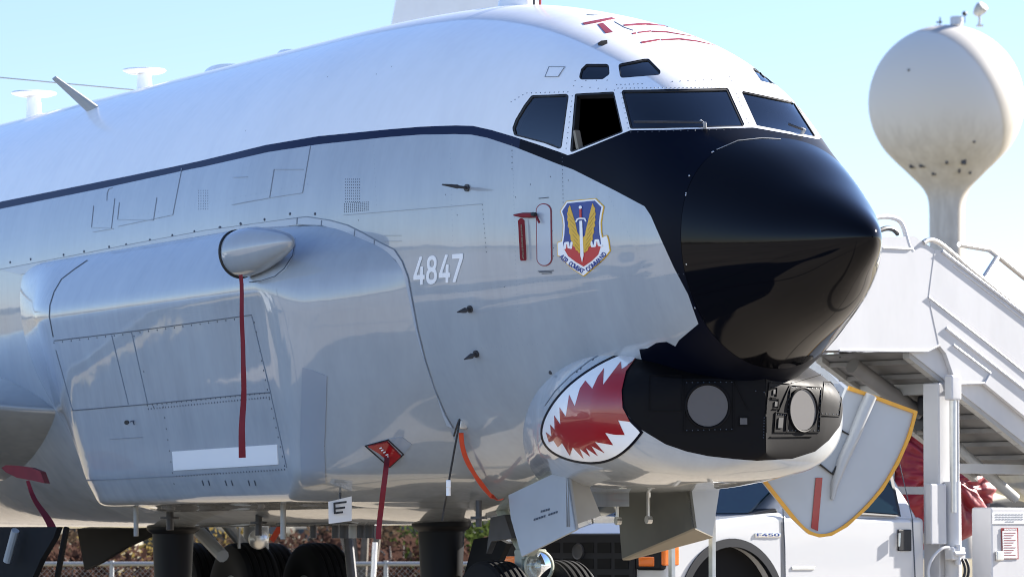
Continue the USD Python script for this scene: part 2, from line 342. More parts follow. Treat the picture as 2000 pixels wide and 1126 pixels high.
# ================================================================== the ground
ground = np.array([[-4000, -4000, 0], [4000, -4000, 0], [4000, 4000, 0], [-4000, 4000, 0]], float)
M['grass'] = usdkit.material(stage, '/World/Looks/grass', {'g': ('geometry', {}), 'n': ('noise_texture', {'scale': 0.08, 'detail': 8.0, 'roughness': 0.7}), 'n2': ('noise_texture', {'scale': 3.0, 'detail': 4.0}),
    'r': ('rgb_ramp', {'ramp': [(0.3, (0.16, 0.13, 0.06)), (0.55, (0.23, 0.185, 0.09)), (0.75, (0.12, 0.13, 0.045))]}), 'mx': ('mix_color', {'blend_type': 'multiply', 'fac': 0.5}), 'p': ('principled_bsdf', {'roughness': 0.9})},
    [('g.position', 'n.vector'), ('g.position', 'n2.vector'), ('n.fac', 'r.fac'), ('r.color', 'mx.a'), ('n2.color', 'mx.b'), ('mx.result', 'p.base_color')], surface='p.BSDF')
M['concrete'] = usdkit.material(stage, '/World/Looks/concrete', {'g': ('geometry', {}), 'n': ('noise_texture', {'scale': 0.25, 'detail': 9.0, 'roughness': 0.65}),
    'r': ('rgb_ramp', {'ramp': [(0.3, (0.20, 0.175, 0.14)), (0.7, (0.29, 0.255, 0.21))]}),
    'b': ('brick_texture', {'offset': 0.0, 'scale': 1.0, 'brick_width': 6.0, 'row_height': 6.0, 'mortar_size': 0.06, 'color1': (1, 1, 1), 'color2': (0.86, 0.86, 0.86), 'mortar': (0.25, 0.25, 0.25)}),
    'mp': ('mapping', {'rotation': (0, 0, 0.5)}), 'mx': ('mix_color', {'blend_type': 'multiply', 'fac': 1.0}), 'p': ('principled_bsdf', {'roughness': 0.85})},
    [('g.position', 'n.vector'), ('g.position', 'mp.vector'), ('mp.vector', 'b.vector'), ('n.fac', 'r.fac'), ('r.color', 'mx.a'), ('b.color', 'mx.b'), ('mx.result', 'p.base_color')], surface='p.BSDF')
single('grass_field', (ground, np.array([[0, 1, 2, 3]])), 'grass', 'dry tan grass field beyond the concrete apron', 'grass', kind='structure', smooth=False)
ap = np.array([[-260, -220, 0.004], [260, -220, 0.004], [260, 56, 0.004], [-260, 56, 0.004]])
single('apron', (ap, np.array([[0, 1, 2, 3]])), 'concrete', 'pale concrete apron under the parked aircraft', 'pavement', kind='structure', smooth=False)

# ================================================================== the aircraft
PHI = math.radians(27); TIPX, TIPY, ZT = 2.482, 29.119, 3.324
jet = Thing('jet_aircraft', 'large grey and white four engine military jet with shark mouth chin and black nose', 'aircraft', (TIPX, TIPY, 0), math.atan2(-math.cos(PHI), math.sin(PHI)))
def pfun(k, v):
    k = np.asarray(k, float); f = PchipInterpolator(np.sqrt(k), v); U = np.linspace(0, math.sqrt(k[-1]), 1600); y = f(U)
    d = U[1] - U[0]; n = 400
    y = np.r_[-y[n:0:-1], y, np.full(n, y[-1])]; y = gaussian_filter1d(y, 0.045 / d)[n:n + 1600]; y[0] = 0
    return lambda a: np.interp(np.sqrt(np.clip(a, 0, k[-1])), U, y)
def cs(k, v):
    c = PchipInterpolator(k, v); return lambda a: c(np.clip(a, k[0], k[-1]))
FK = [0, .1, .3, .65, 1.1, 1.6, 2.1, 2.6, 3.2, 4.0, 5.2, 7.0, 10, 26, 33, 39]
f_top = pfun(FK, [0, .133, .257, .442, .698, .934, 1.309, 1.539, 1.778, 2.003, 2.193, 2.248, 2.248, 2.248, 2.22, 2.1])
f_bot = pfun(FK, [0, .148, .299, .541, .754, .99, 1.16, 1.30, 1.46, 1.62, 1.79, 1.952, 1.952, 1.952, .6, -1.2])
f_w = pfun(FK, [0, .137, .259, .478, .685, .865, .938, 1.04, 1.187, 1.387, 1.64, 1.83, 1.83, 1.83, 1.3, .4])
ZC = 3.729
def fus_zc(a):
    u = np.clip(a / 5.0, 0, 1); return ZT + (ZC - ZT) * u * u * (3 - 2 * u) + np.clip((a - 26) / 13, 0, 1) * 0.9
def fus_rad(a, t, off=0.0):
    w, T, B = f_w(a), ZT + f_top(a) - fus_zc(a), fus_zc(a) - (ZT - f_bot(a))
    T, B, w = np.maximum(T, 1e-4), np.maximum(B, 1e-4), np.maximum(w, 1e-4)
    n_up = 2 + 1.0 * np.exp(-((a - 2.6) / 1.2) ** 2); n_lo = 2 + 0.25 * np.clip((a - 1.5) / 4, 0, 1)
    s, c = np.abs(np.sin(t)), np.cos(t); n = np.where(c >= 0, n_up, n_lo); H = np.where(c >= 0, T, B)
    return ((s / w) ** n + (np.abs(c) / H) ** n) ** (-1 / n)
def fus(u, t):
    a = np.asarray(u) ** 2; r = fus_rad(a, t); return np.stack([-a, r * np.sin(t), fus_zc(a) + r * np.cos(t)], 1)
def fus_p(a, z):
    """Half width of the fuselage at height z."""
    zc = fus_zc(a); up = z >= zc; H = np.where(up, ZT + f_top(a) - zc, zc - (ZT - f_bot(a))); n = np.where(up, 2 + np.exp(-((a - 2.6) / 1.2) ** 2), 2 + 0.25 * np.clip((a - 1.5) / 4, 0, 1))
    return f_w(a) * np.maximum(1 - (np.abs(z - zc) / np.maximum(H, 1e-4)) ** n, 0) ** (1 / n)
A_RING = 1.316; UR = math.sqrt(A_RING); UEND = math.sqrt(39.0)
F_ = Skin(jet, fus, (0.002, UEND), (-math.pi, math.pi), flip=-1, res=(900, 400))
STAR = Polygon([(0, -4), (7, -4), (7, 0), (0, 0)])
def mirror(p): return affinity.scale(p, 1, -1, origin=(0, 0))
# window outlines on the picture, starboard; port ones are their mirror image
W1 = [(1213, 176), (1422, 172), (1456, 247), (1231, 252)]
W2 = [(1123, 183), (1199, 179), (1217, 258), (1113, 299)]
W3 = Z(950, 0, 3.518, [(310, 655), (568, 645), (515, 1030), (400, 985), (190, 930), (178, 880), (200, 820), (260, 720)])
W4 = Z(950, 0, 3.518, [(685, 440), (840, 440), (847, 510), (800, 545), (632, 548), (650, 475)])
W5 = Z(950, 0, 3.518, [(905, 440), (1080, 405), (1115, 403), (1200, 490), (1190, 515), (920, 537)])
rnd = lambda p, r: Polygon(p).buffer(-r).buffer(r, quad_segs=6)
WPX = [rnd(W1, 5), rnd(W2, 4), rnd(W3, 6), rnd(W4, 6), rnd(W5, 6)]
WUV = [F_.uvpoly(p) for p in WPX]
W1P = rnd([(1447, 177), (1553, 199), (1597, 268), (1478, 245)], 3); W5P = rnd([(1466, 129), (1500, 147), (1529, 169), (1486, 158)], 2)
PUV = [F_.uvpoly(W1P), affinity.scale(WUV[1], 1, -1, origin=(0, 0)), affinity.scale(WUV[2], 1, -1, origin=(0, 0)), affinity.scale(WUV[3], 1, -1, origin=(0, 0)), F_.uvpoly(W5P)]
# paint boundaries
U_px = [(0, 394), (249, 344), (360, 321), (400, 312), (520, 283), (622, 266), (755, 253), (822, 247.5), (889, 245), (924, 246), (960, 254), (1004, 267), (1047, 281), (1092, 296.5), (1109, 303)]
U_tail = [(1119, 300), (1217, 260), (1231, 254.5), (1300, 253.5), (1455, 249.5)]
L_px = [(0, 408), (213, 365), (369, 331), (400, 325), (524, 297), (622, 282), (755, 268), (822, 263), (889, 262), (920, 263), (951, 269), (1000, 285), (1086, 319), (1119, 331), (1199, 371), (1259, 403), (1271, 421), (1287, 458), (1316, 522), (1344, 575), (1355, 607), (1364, 632), (1326, 664), (1319, 676), (1302, 667), (1282, 669), (1264, 680)]
Uc = F_.inv(shapely.get_coordinates(shapely.segmentize(LineString(U_px + U_tail), 8)))
Lc = F_.inv(shapely.get_coordinates(shapely.segmentize(LineString(L_px), 8)))
uc0 = float(F_.inv([(1468, 248.5)])[0][0])                                                            # sqrt of the station where the pane bottoms meet the centre line
up_half = Polygon([(UEND, 0), (UEND, Uc[0][1])] + [tuple(q) for q in Uc] + [(uc0, -0.02), (uc0, 0)]).buffer(0)
n_tail = 3; UP = F_.inv(shapely.get_coordinates(shapely.segmentize(LineString([(1470, 249), (1480, 250.5), (1540, 261), (1599, 272)]), 6)))
i_w = int(np.argmin(np.hypot(*(shapely.get_coordinates(shapely.segmentize(LineString(U_px + U_tail), 8)) - np.array([1217, 260])).T)))
up_port = Polygon([(UEND, 0), (UEND, -Uc[0][1])] + [(q[0], -q[1]) for q in Uc[:i_w]] + [tuple(q) for q in UP[::-1]] + [(uc0, 0.0)]).buffer(0)
low_half = Polygon([(UEND, -math.pi), (UEND, Lc[0][1])] + [tuple(q) for q in Lc] + [(Lc[-1][0] + 0.03, -2.45), (Lc[-1][0] + 0.16, -math.pi)]).buffer(0)
full_half = Polygon([(UR, -math.pi), (UEND, -math.pi), (UEND, 0), (UR, 0)])
nav_half = full_half.difference(shapely.union_all([up_half, low_half]))
both = lambda p: shapely.union_all([p, mirror(p)]).buffer(1e-6)
u_split = float(F_.inv([(1015, 280)])[0][0])
stripe_half = nav_half.intersection(sbox(u_split, -4, 9, 0)); nose_half = nav_half.intersection(sbox(0, -4, u_split, 0))
holes = shapely.union_all(WUV + PUV)
DU, DV = 0.02, math.pi / 130
up_poly = shapely.union_all([up_half, up_port]).buffer(1e-6).difference(holes)
full = sbox(UR, -math.pi, UEND, math.pi); nose_poly = full.difference(shapely.union_all([up_half, up_port, both(low_half), stripe_half, mirror(stripe_half)])).intersection(sbox(0, -4, u_split + 0.5, 4)).buffer(-1e-5).difference(holes)
upper = jet.lpart('upper_fuselage', F_.sheet(up_poly, 0, DU, DV), 'white_paint')
jet.lpart('cheat_line', F_.sheet(stripe_half, 0, DU, DV), 'navy_paint'); jet.lpart('cheat_line', F_.sheet(mirror(stripe_half), 0, DU, DV), 'navy_paint')
lower = jet.lpart('lower_fuselage', F_.sheet(both(low_half), 0, DU, DV), 'grey_paint')
nose = jet.lpart('antiglare_panel', F_.sheet(nose_poly, 0, DU, DV), 'nose_paint')
rad_half = sbox(0.012, -math.pi, UR - 0.002, math.pi)
radome = jet.lpart('radome', F_.sheet(rad_half, 0.002, 0.01, math.pi / 140, back=0.03), 'radome_black')
# cockpit lining, floor and bulkhead so that the open window looks into a dark room
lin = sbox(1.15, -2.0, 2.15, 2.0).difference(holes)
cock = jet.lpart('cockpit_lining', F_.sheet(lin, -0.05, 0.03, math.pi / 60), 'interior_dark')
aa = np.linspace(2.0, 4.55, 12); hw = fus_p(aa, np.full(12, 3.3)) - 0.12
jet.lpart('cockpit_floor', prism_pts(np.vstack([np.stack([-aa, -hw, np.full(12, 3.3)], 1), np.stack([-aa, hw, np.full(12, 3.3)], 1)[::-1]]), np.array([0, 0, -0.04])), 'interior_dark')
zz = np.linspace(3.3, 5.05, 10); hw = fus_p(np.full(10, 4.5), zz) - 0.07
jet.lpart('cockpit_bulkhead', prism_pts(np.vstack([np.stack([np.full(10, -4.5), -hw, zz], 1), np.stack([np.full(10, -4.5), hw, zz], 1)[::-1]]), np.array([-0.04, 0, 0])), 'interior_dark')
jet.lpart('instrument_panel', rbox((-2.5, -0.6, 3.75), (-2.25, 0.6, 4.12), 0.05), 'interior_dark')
for y in (-0.5, 0.5):
    st = jet.lpart('crew_seat', cat_([trimesh.Trimesh(*meshkit.arrays(rbox((-3.35, y - .26, 3.55), (-2.75, y + .26, 3.75), .05))[:2]), trimesh.Trimesh(*meshkit.arrays(rbox((-3.45, y - .24, 3.7), (-3.3, y + .24, 4.0), .06))[:2])]), 'dark_metal')
# window seals and panes
for port in (0, 1):
    for i in range(5):
        px = WPX[i]; k = 3.2 if i < 3 else 2.0
        inn_ = F_.uvpoly((W1P if i == 0 else W5P).buffer(-1.5)) if port and i in (0, 4) else (mirror(F_.uvpoly(px.buffer(-k))) if port else F_.uvpoly(px.buffer(-k)))
        rim = (PUV if port else WUV)[i].buffer(1e-4).difference(inn_)
        fp = jet.lpart('window_frame', F_.sheet(rim, -0.004, 0.02, 0.03, back=0.05), 'black_rubber')
        if i == 1 and not port: continue                              # slid open
        jet.lpart('glass', F_.sheet(inn_, -0.012, 0.015, 0.02), 'cockpit_glass', under=fp)
# ---- chin fairing
CK = [1.455, 1.50, 1.60, 1.70, 1.80, 1.95, 2.2, 2.6, 3.2, 4.0, 4.8, 5.6]
c_w = cs(CK, [0, .12, .395, .66, .83, .95, 1.03, 1.05, .94, .72, .52, .35])
c_T = cs(CK, [.25, .25, .26, .28, .32, .4, .5, .6, .62, .5, .3, .1]); c_B = cs(CK, [.30, .35, .41, .45, .48, .505, .53, .56, .57, .56, .54, .5]); c_n = cs(CK, [3.6, 3.6, 3.4, 3.1, 2.8, 2.5, 2.3, 2.25, 2.2, 2.1, 2.05, 2])
def chin(u, t):
    a = 1.455 + np.asarray(u) ** 2; w, T, B, n = np.maximum(c_w(a), 1e-3), c_T(a), c_B(a), c_n(a); s, c = np.abs(np.sin(t)), np.cos(t); H = np.where(c >= 0, T, B)
    r = ((s / w) ** n + (np.abs(c) / H) ** n) ** (-1 / n); return np.stack([-a, r * np.sin(t), 2.17 + r * np.cos(t)], 1)
C_ = Skin(jet, chin, (0.0, 2.02), (0, 2 * math.pi), flip=-1, res=(300, 500))
black_px = [(1318, 677), (1300, 667), (1280, 669), (1262, 678), (1257, 682), (1239, 701), (1223, 729), (1216, 762), (1217, 789), (1228, 813), (1252, 838), (1300, 867), (1341, 881), (1383, 890), (1438, 896), (1479, 899), (1548, 895), (1592, 881), (1619, 859), (1640, 832)]
bc = C_.inv(shapely.get_coordinates(shapely.segmentize(LineString(black_px), 6)))

b_st = bc[bc[:, 1] > math.pi]                                        # starboard half, from the top down to the keel
b_st = np.vstack([[(1.2, 2 * math.pi), (1.0, 5.5)], b_st, [(b_st[-1][0], math.pi)]]); b_p = bc[bc[:, 1] < math.pi]; b_po = np.vstack([[(b_st[-1][0], math.pi)], b_p, [(0.72, 1.40), (0.95, 0.9), (1.2, 0.0)]])
black_uv = Polygon([(0.002, 2 * math.pi)] + [tuple(q) for q in b_st] + [tuple(q) for q in b_po] + [(0.002, 0)]).buffer(0)
chin_rest = sbox(0.002, 0, 2.02, 2 * math.pi).difference(black_uv)
chinp = jet.lpart('chin_fairing', C_.sheet(chin_rest, 0, 0.02, math.pi / 130), 'grey_paint')
chinb = jet.lpart('chin_front', C_.sheet(black_uv, 0, 0.012, math.pi / 160), 'chin_black')

# ---- starboard cheek fairing: a section pushed out from the fuselage, fading in and out lengthwise
CS_ = np.array([(1.845, 3.76), (1.93, 3.68), (2.03, 3.55), (2.125, 3.38), (2.165, 3.25), (2.15, 3.12), (2.117, 2.95), (2.062, 2.65), (1.997, 2.3), (1.932, 1.95), (1.90, 1.78), (1.84, 1.66), (1.78, 1.58), (1.55, 1.55), (1.25, 1.53), (0.95, 1.50)])
_s = np.r_[0, np.cumsum(np.linalg.norm(np.diff(CS_, axis=0), axis=1))]; _s /= _s[-1]; _cp = CubicSpline(_s, CS_)
_vz = lambda v: _cp(np.clip(v, 0, 1))
ch_f = cs([1.5, 1.6, 1.75, 2.14, 2.5, 3.0, 3.29, 3.45, 3.59, 3.71, 3.76], [5.6, 5.2, 4.75, 4.45, 4.33, 4.32, 4.35, 4.5, 4.85, 5.3, 6.2])      # where it starts, by height
ch_g = cs([1.5, 1.8, 3.0, 3.4, 3.76], [6.0, 5.5, 5.5, 5.8, 6.9])                                          # where it is full
ch_h = cs([1.5, 1.72, 2.2, 2.9, 3.3, 3.76], [10.0, 9.9, 10.0, 10.2, 10.4, 10.8]); ch_e = cs([1.5, 1.72, 2.2, 2.9, 3.3, 3.76], [11.6, 11.5, 11.5, 11.85, 11.95, 12.0])
def soft1(x): x = np.clip(x, 0, 1.6); return np.where(x < 0.75, x, np.where(x < 1.25, x - (x - 0.75) ** 2, 1.0))
def cheek(u, v):
    u = np.asarray(u, float); q = _vz(v); p, z = q[:, 0], q[:, 1]; zt = z
    f = fus_p(u, z)
    r = np.minimum(soft1((u - ch_f(zt) - 0.02) / (ch_g(zt) - ch_f(zt)) * 1.2), soft1((ch_e(zt) - u) / (ch_e(zt) - ch_h(zt)) * 1.1))
    base = np.minimum(f, p) - 0.03
    return np.stack([-u, -(base + (p - base) * np.clip(r, 0, 1)), z], 1)
K_ = Skin(jet, cheek, (3.55, 12.05), (0.0, 1.0), flip=1, res=(420, 260))
nn = K_.N(np.array([8.0]), np.array([0.35]))[0]
if nn[1] > 0: K_ = Skin(jet, cheek, (3.55, 12.05), (0.0, 1.0), flip=-1, res=(420, 260))
cheek_p = jet.lpart('cheek_fairing', K_.sheet(sbox(3.56, 0.002, 12.04, 0.998), 0, 0.03, 1 / 130), 'grey_paint')
RIV_F, RIV_K, RIV_C = [], [], []                                     # rivets: lists of picture points on fuselage, cheek, chin
z5 = lambda p: Z(0, 450, 2.746, p); z6 = lambda p: Z(450, 430, 2.618, p); z4 = lambda p: Z(0, 820, 3.679, p); zE = lambda p: Z(380, 820, 3.679, p)
za = lambda p: Z(0, 0, 2.252, p); zb = lambda p: Z(400, 0, 2.2517, p); zc = lambda p: Z(950, 0, 3.518, p)
def lines(skin, name, specs, m, under, w=1.3, off=0.004):
    for p in specs: jet.lpart(name, skin.stroke(p, w, off), m, under=under)
kl = [[(105.6, 665), (255, 647), (491.6, 614.6)], [(171, 508), (146, 525), (120, 545), (105.6, 570), (97.6, 595.7), (96.5, 617.5), (104, 657.6)], [(140, 801), (284, 789), (500, 767.6), (526, 766)]]
lines(K_, 'panel_seam', [kl[0], kl[2]], 'line_dark', cheek_p, 1.7); lines(K_, 'panel_seam', [kl[1]], 'line_dark', cheek_p, 1.2)
lines(K_, 'panel_seam', [[(109, 683), (142, 801)], [(218, 654), (251, 789)], [(257, 648), (288, 787)], [(492, 617), (510, 690), (526, 755), (549, 860), (560, 912)], [(168.5, 938), (340, 929), (430, 922)], [(215, 857), (278, 853)]], 'line_soft', cheek_p, 1.1)
jet.lpart('access_panel', K_.draw([(591, 718), (610, 722), (639, 734), (637, 800), (634, 870), (636, 942), (590, 950), (587, 860)], 0.006, 0.006), 'grey_panel', under=cheek_p)
jet.lpart('placard', K_.draw([(337, 881), (542, 867), (544, 906), (340, 918)], 0.006, 0.006), 'decal_white', under=cheek_p, label='blank white rectangle low on the cheek')
def dense(p, step): return along(p, max(int(LineString(p).length / step), 2))
for p, st in ((kl[0], 16), ([(262, 652), (300, 790)], 42), ([(288, 787), (526, 762)], 9), ([(290, 794), (526, 771)], 5.5), ([(497, 625), (520, 745), (556, 905)], 17), ([(595, 722), (635, 736)], 9), ([(591, 730), (591, 940)], 15), ([(634, 745), (632, 935)], 15), ([(319, 790), (340, 940)], 17), ([(345, 925), (556, 912)], 5.5)):
    RIV_K.append(dense([(x, y + 4) for x, y in p], st))
hole = K_.draw(Point(248, 824).buffer(4.2), 0.006, 0.006); jet.lpart('drain_hole', hole, 'black_rubber', under=cheek_p)
jet.lpart('grab_handle', tube(K_.at([(258, 822), (264, 820), (266, 828)], 0.02), 0.006, 6), 'line_dark', under=cheek_p)
# stencilled hash marks along the lower edge of the cheek
for i in range(3):
    x = 395 + i * 45
    for k in (0, 12): jet.lpart('stencil_mark', K_.stroke([(x + k, 937), (x + k + 3, 947)], 1.4, 0.005), 'line_dark', under=cheek_p)
# the doubler strip that edges the cheek
fl_out = [(0, 526), (100, 507), (250, 478), (400, 450), (560, 428), (600, 423)] + z6([(510, 0), (600, 25), (680, 65), (760, 110), (840, 150), (880, 210), (910, 290), (930, 400), (960, 560), (1000, 720), (1050, 870), (1100, 990), (1140, 1060)])
fl_in = [(40, 536), (100, 524), (250, 497), (400, 466), (500, 449)] + z6([(350, 22), (470, 27), (560, 57), (640, 88), (720, 128), (800, 168), (848, 205), (872, 265), (886, 380), (905, 470), (940, 610), (985, 770), (1035, 920), (1085, 1040)])
jet.lpart('doubler_strip', F_.draw(fl_out + fl_in[::-1], 0.006, 0.006), 'grey_patch', under=lower)
lines(F_, 'panel_seam', [fl_out[4:]], 'line_soft', lower, 1.6, 0.008); lines(F_, 'panel_seam', [fl_in[5:]], 'line_soft', lower, 1.2, 0.009)
lines(F_, 'panel_seam', [fl_out[:5]], 'line_soft', lower, 0.8, 0.008)
for p in ([(345, -14), (343, 22)], [(470, 0), (468, 27)], [(640, 45), (636, 86)], [(740, 100), (738, 138)]): lines(F_, 'panel_seam', [z6(p)], 'line_soft', lower, 1.4, 0.009)
fl = [[(671, 420), (942, 398)]] + [za(p) for p in ([(412, 905), (402, 1000), (490, 1003), (505, 872)], [(525, 890), (517, 965), (675, 968), (690, 868)], [(520, 995), (760, 945), (800, 740)], [(470, 882), (471, 850), (480, 830), (495, 825)], [(1020, 900), (1126, 880)], [(410, 1020), (500, 1005)])] + \
     [zb(p) for p in ([(125, 780), (190, 778)], [(125, 900), (285, 870), (305, 745), (435, 745)], [(285, 870), (430, 848), (465, 642)], [(790, 1035), (865, 1035)], [(790, 1060), (865, 1060)])]
lines(F_, 'panel_seam', fl, 'line_faint', lower, 0.9)
for sx, sy in za([(280, 1120), (370, 1105), (480, 1085), (555, 1075), (660, 1055), (758, 1035), (855, 1018), (970, 1000), (1060, 985)]) + zb([(65, 1000), (157, 983), (263, 965), (375, 940), (485, 940)]) + [(60, 506), (20, 512)]:
    jet.lpart('fastener', F_.dots([(sx, sy)], 0.014, 0.5, 8), 'rivet_metal', under=lower)
gx, gy = np.meshgrid(np.linspace(673, 719, 13), np.linspace(398, 414, 6)); RIV_F.append(np.stack([gx.ravel(), gy.ravel() - (gx.ravel() - 673) * 0.08], 1))
gx, gy = np.meshgrid(np.linspace(675, 702, 8), np.linspace(350, 394, 9)); RIV_F.append(np.stack([gx.ravel(), gy.ravel()], 1))
gx, gy = np.meshgrid(np.linspace(388, 406, 5), np.linspace(372, 408, 8)); RIV_F.append(np.stack([gx.ravel(), gy.ravel()], 1))
for p, st in (([(942, 400), (950, 492)], 8), ([(1000, 270), (1000, 330)], 9), (zc([(905, 607), (1660, 600)]), 7.5), (zc([(895, 583), (1070, 576)]), 7), (zc([(1280, 560), (1600, 545)]), 12), (zc([(610, 555), (830, 552)]), 14), (zc([(170, 700), (270, 640), (560, 632)]), 8),
              (zc([(925, 640), (975, 880)]), 8), (zc([(590, 660), (548, 1020)]), 9), (zc([(600, 590), (880, 620)]), 12), ([(1098, 300), (1100, 395)], 7), ([(1232, 258), (1455, 252)], 13), ([(1425, 150), (1462, 240)], 8)):
    RIV_F.append(dense(p, st))
for p, st in (([(1001, 300), (1006, 480), (1012, 640)], 8), ([(1112, 560), (1150, 690)], 8), ([(860, 575), (1090, 545), (1335, 535)], 9), ([(0, 470), (300, 415), (600, 360)], 10), ([(730, 285), (735, 400)], 8), ([(930, 680), (1060, 670)], 9), ([(1190, 385), (1240, 480), (1290, 600)], 9), ([(880, 300), (884, 470)], 9)):
    q_ = dense(p, st); jet.lpart('rivets', F_.dots(q_, 0.0042, 0.25, 5), 'line_soft', under=lower, kind='stuff')
RIV_F.append(np.array([(870, 380), (893, 420), (1075, 345), (1007, 385), (1036, 360), (1110, 352), (985, 560), (640, 150), (735, 145), (765, 130), (480, 255), (700, 430)]))
jet.lpart('rivets', F_.dots(np.vstack(RIV_F), 0.0065, 0.3, 5), 'rivet_metal', under=lower, kind='stuff')
jet.lpart('rivets', K_.dots(np.vstack(RIV_K), 0.010, 0.35, 5), 'rivet_metal', under=cheek_p, kind='stuff')
jet.lpart('lighting_strip', F_.draw(zc([(405, 530), (430, 462), (540, 462), (495, 530)]), 0.004, 0.004), 'white_paint', under=upper)
lines(F_, 'panel_seam', [zc([(405, 530), (432, 462), (540, 462), (495, 530), (405, 530)])], 'line_soft', upper, 0.8, 0.007)
# ---- writing and emblem on the nose
sl = (548 - 553) / 95.0
digits = [Polygon(p) for p in ()]
x0 = 808
for ch, w, y0 in (('4', 22, 555.5), ('8', 21, 553.5), ('4', 22, 551.5), ('7', 21, 550.0)):
    t = meshkit.text_mesh(ch, 1.0, 0.002, True); b = t.bounds; k = w / (b[1, 0] - b[0, 0])
    jet.lpart('numeral', F_.text(ch, (x0 - b[0, 0] * k, y0), (k, -0.07 * k), (0.02 * 52, -52.0), 0.005, True), 'decal_white', under=lower, smooth=False); x0 += 25
ez = lambda p: Z(1060, 370, 6.256, p)
shield = Polygon(ez([(305, 155), (648, 122), (740, 212), (722, 300), (708, 400), (712, 520), (728, 600), (735, 690), (700, 800), (620, 880), (510, 955), (400, 890), (310, 820), (262, 735), (245, 650), (260, 560), (268, 440), (258, 340), (232, 265)]))
scroll = Polygon(ez([(195, 655), (245, 640), (262, 735), (310, 815), (400, 885), (510, 950), (620, 880), (700, 800), (735, 690), (740, 590), (785, 572), (800, 620), (818, 745), (785, 790), (740, 840), (640, 930), (505, 1042), (370, 955), (270, 860), (228, 805), (198, 800)])).buffer(0)
halo = shield.union(scroll).buffer(2.6)
emb = jet.lpart('emblem', F_.draw(halo, 0.004, 0.004), 'decal_yellow', under=lower, label='winged sword shield emblem reading AIR COMBAT COMMAND')
# the emblem's fields lie on the same thing level as the emblem so that the tree stays three deep
def deco(name, px, m, off, step=2.5): jet.lpart(name, F_.draw(px, off, 0.003, step, 200), m, under=lower, smooth=False)
deco('emblem_border', shield.union(scroll).buffer(0.9), 'decal_white', 0.0065)
inner = shield.buffer(-2.2)
cloud_y = Polygon(ez([(0, 0), (1000, 0), (1000, 690), (735, 690), (700, 675), (690, 630), (662, 630), (650, 690), (615, 690), (600, 660), (480, 650), (375, 670), (360, 715), (330, 712), (320, 660), (292, 660), (285, 715), (0, 720)]))
deco('emblem_field', inner.intersection(cloud_y), 'decal_blue', 0.009); deco('emblem_field', inner.difference(cloud_y), 'decal_red', 0.009)
for p in ([(258, 722), (285, 712), (290, 655), (322, 650), (330, 705), (358, 710), (366, 650)], [(606, 640), (618, 692), (650, 688), (660, 622), (690, 620), (700, 676), (728, 684)]): deco('emblem_cloud', LineString(ez(p)).buffer(2.1), 'decal_white', 0.0115)
wl = [(345, 192), (375, 290), (410, 400), (435, 520), (470, 580), (485, 590), (490, 760), (455, 775), (440, 745), (420, 740), (405, 700), (385, 690), (378, 640), (358, 620), (352, 560), (335, 530), (338, 480), (320, 450), (326, 400), (312, 370), (320, 330), (310, 300), (324, 262), (322, 240)]
wr = [(622, 168), (640, 210), (655, 232), (650, 262), (662, 300), (650, 330), (660, 370), (645, 400), (655, 440), (636, 470), (642, 520), (622, 560), (625, 610), (602, 640), (598, 690), (575, 700), (562, 745), (540, 755), (530, 772), (500, 750), (500, 590), (530, 562), (545, 480), (570, 380), (595, 270)]
deco('emblem_wing', ez(wl), 'decal_yellow', 0.0115); deco('emblem_wing', ez(wr), 'decal_yellow', 0.0115)
for i in range(7):
    y = 300 + i * 62; deco('emblem_feather', LineString(ez([(325 + i * 14, y), (395 + i * 12, y + 75)])).buffer(0.35), 'decal_gold', 0.0135)
    deco('emblem_feather', LineString(ez([(648 - i * 9, y - 20), (585 - i * 9, y + 70)])).buffer(0.35), 'decal_gold', 0.0135)
deco('emblem_blade', ez([(465, 385), (498, 380), (516, 800), (498, 885), (478, 800)]), 'decal_white', 0.0145); deco('emblem_guard', LineString(ez([(425, 392), (440, 362), (480, 352), (530, 356), (542, 385)])).buffer(1.3), 'decal_white', 0.0145)
deco('emblem_grip', ez([(463, 240), (490, 238), (493, 345), (467, 347)]), 'decal_red', 0.0145); deco('emblem_pommel', Point(ez([(477, 218)])[0]).buffer(3.0), 'decal_white', 0.0145)
def along_text(txt, path, h):
    P = along(path, 200); n = len(txt); s = np.linspace(0, 199, n * 2 + 1).astype(int)[1::2]
    for ch, i in zip(txt, s):
        if ch == ' ': continue
        d = P[min(i + 8, 199)] - P[max(i - 8, 0)]; d /= np.linalg.norm(d); up = np.array([d[1], -d[0]]); up = up / np.linalg.norm(up)
        t = meshkit.text_mesh(ch, 1.0, 0.002, True).bounds; cx = (t[0, 0] + t[1, 0]) / 2
        jet.lpart('letter', F_.text(ch, P[i] - d * cx * h * 0.82 - up * h / 2, d * h * 0.82, up * h, 0.010, True), 'decal_blue', under=lower, smooth=False)
along_text('AIR COMBAT', ez([(236, 808), (290, 862), (380, 925), (450, 968), (512, 1003)]), 8.6); along_text('COMMAND', ez([(545, 985), (620, 925), (700, 860), (775, 770)]), 8.6)
oz = lambda p: Z(980, 370, 5.925, p)
oval = LineString(oz([(489, 250), (497, 795)])).buffer(15.2); deco('static_port_border', oval, 'mark_red', 0.004); deco('static_port_plate', oval.buffer(-2.0), 'grey_patch', 0.0065)
jet.lpart('rivets', F_.dots(oz([(465, 300), (485, 295), (480, 455), (500, 750), (600, 675), (600, 770), (585, 480)]), 0.006, 0.3, 6), 'rivet_metal', under=lower, kind='stuff')
for k, (a, b) in enumerate((((425, 945), (605, 935)), ((440, 955), (580, 950)), ((470, 972), (585, 967)), ((435, 102), (545, 92)))):
    p = along(oz([a, b]), 9)
    for i in range(0, 8): deco('stencil_text', LineString([p[i], p[i] + (p[i + 1] - p[i]) * 0.7]).buffer(0.75), 'line_dark', 0.004)
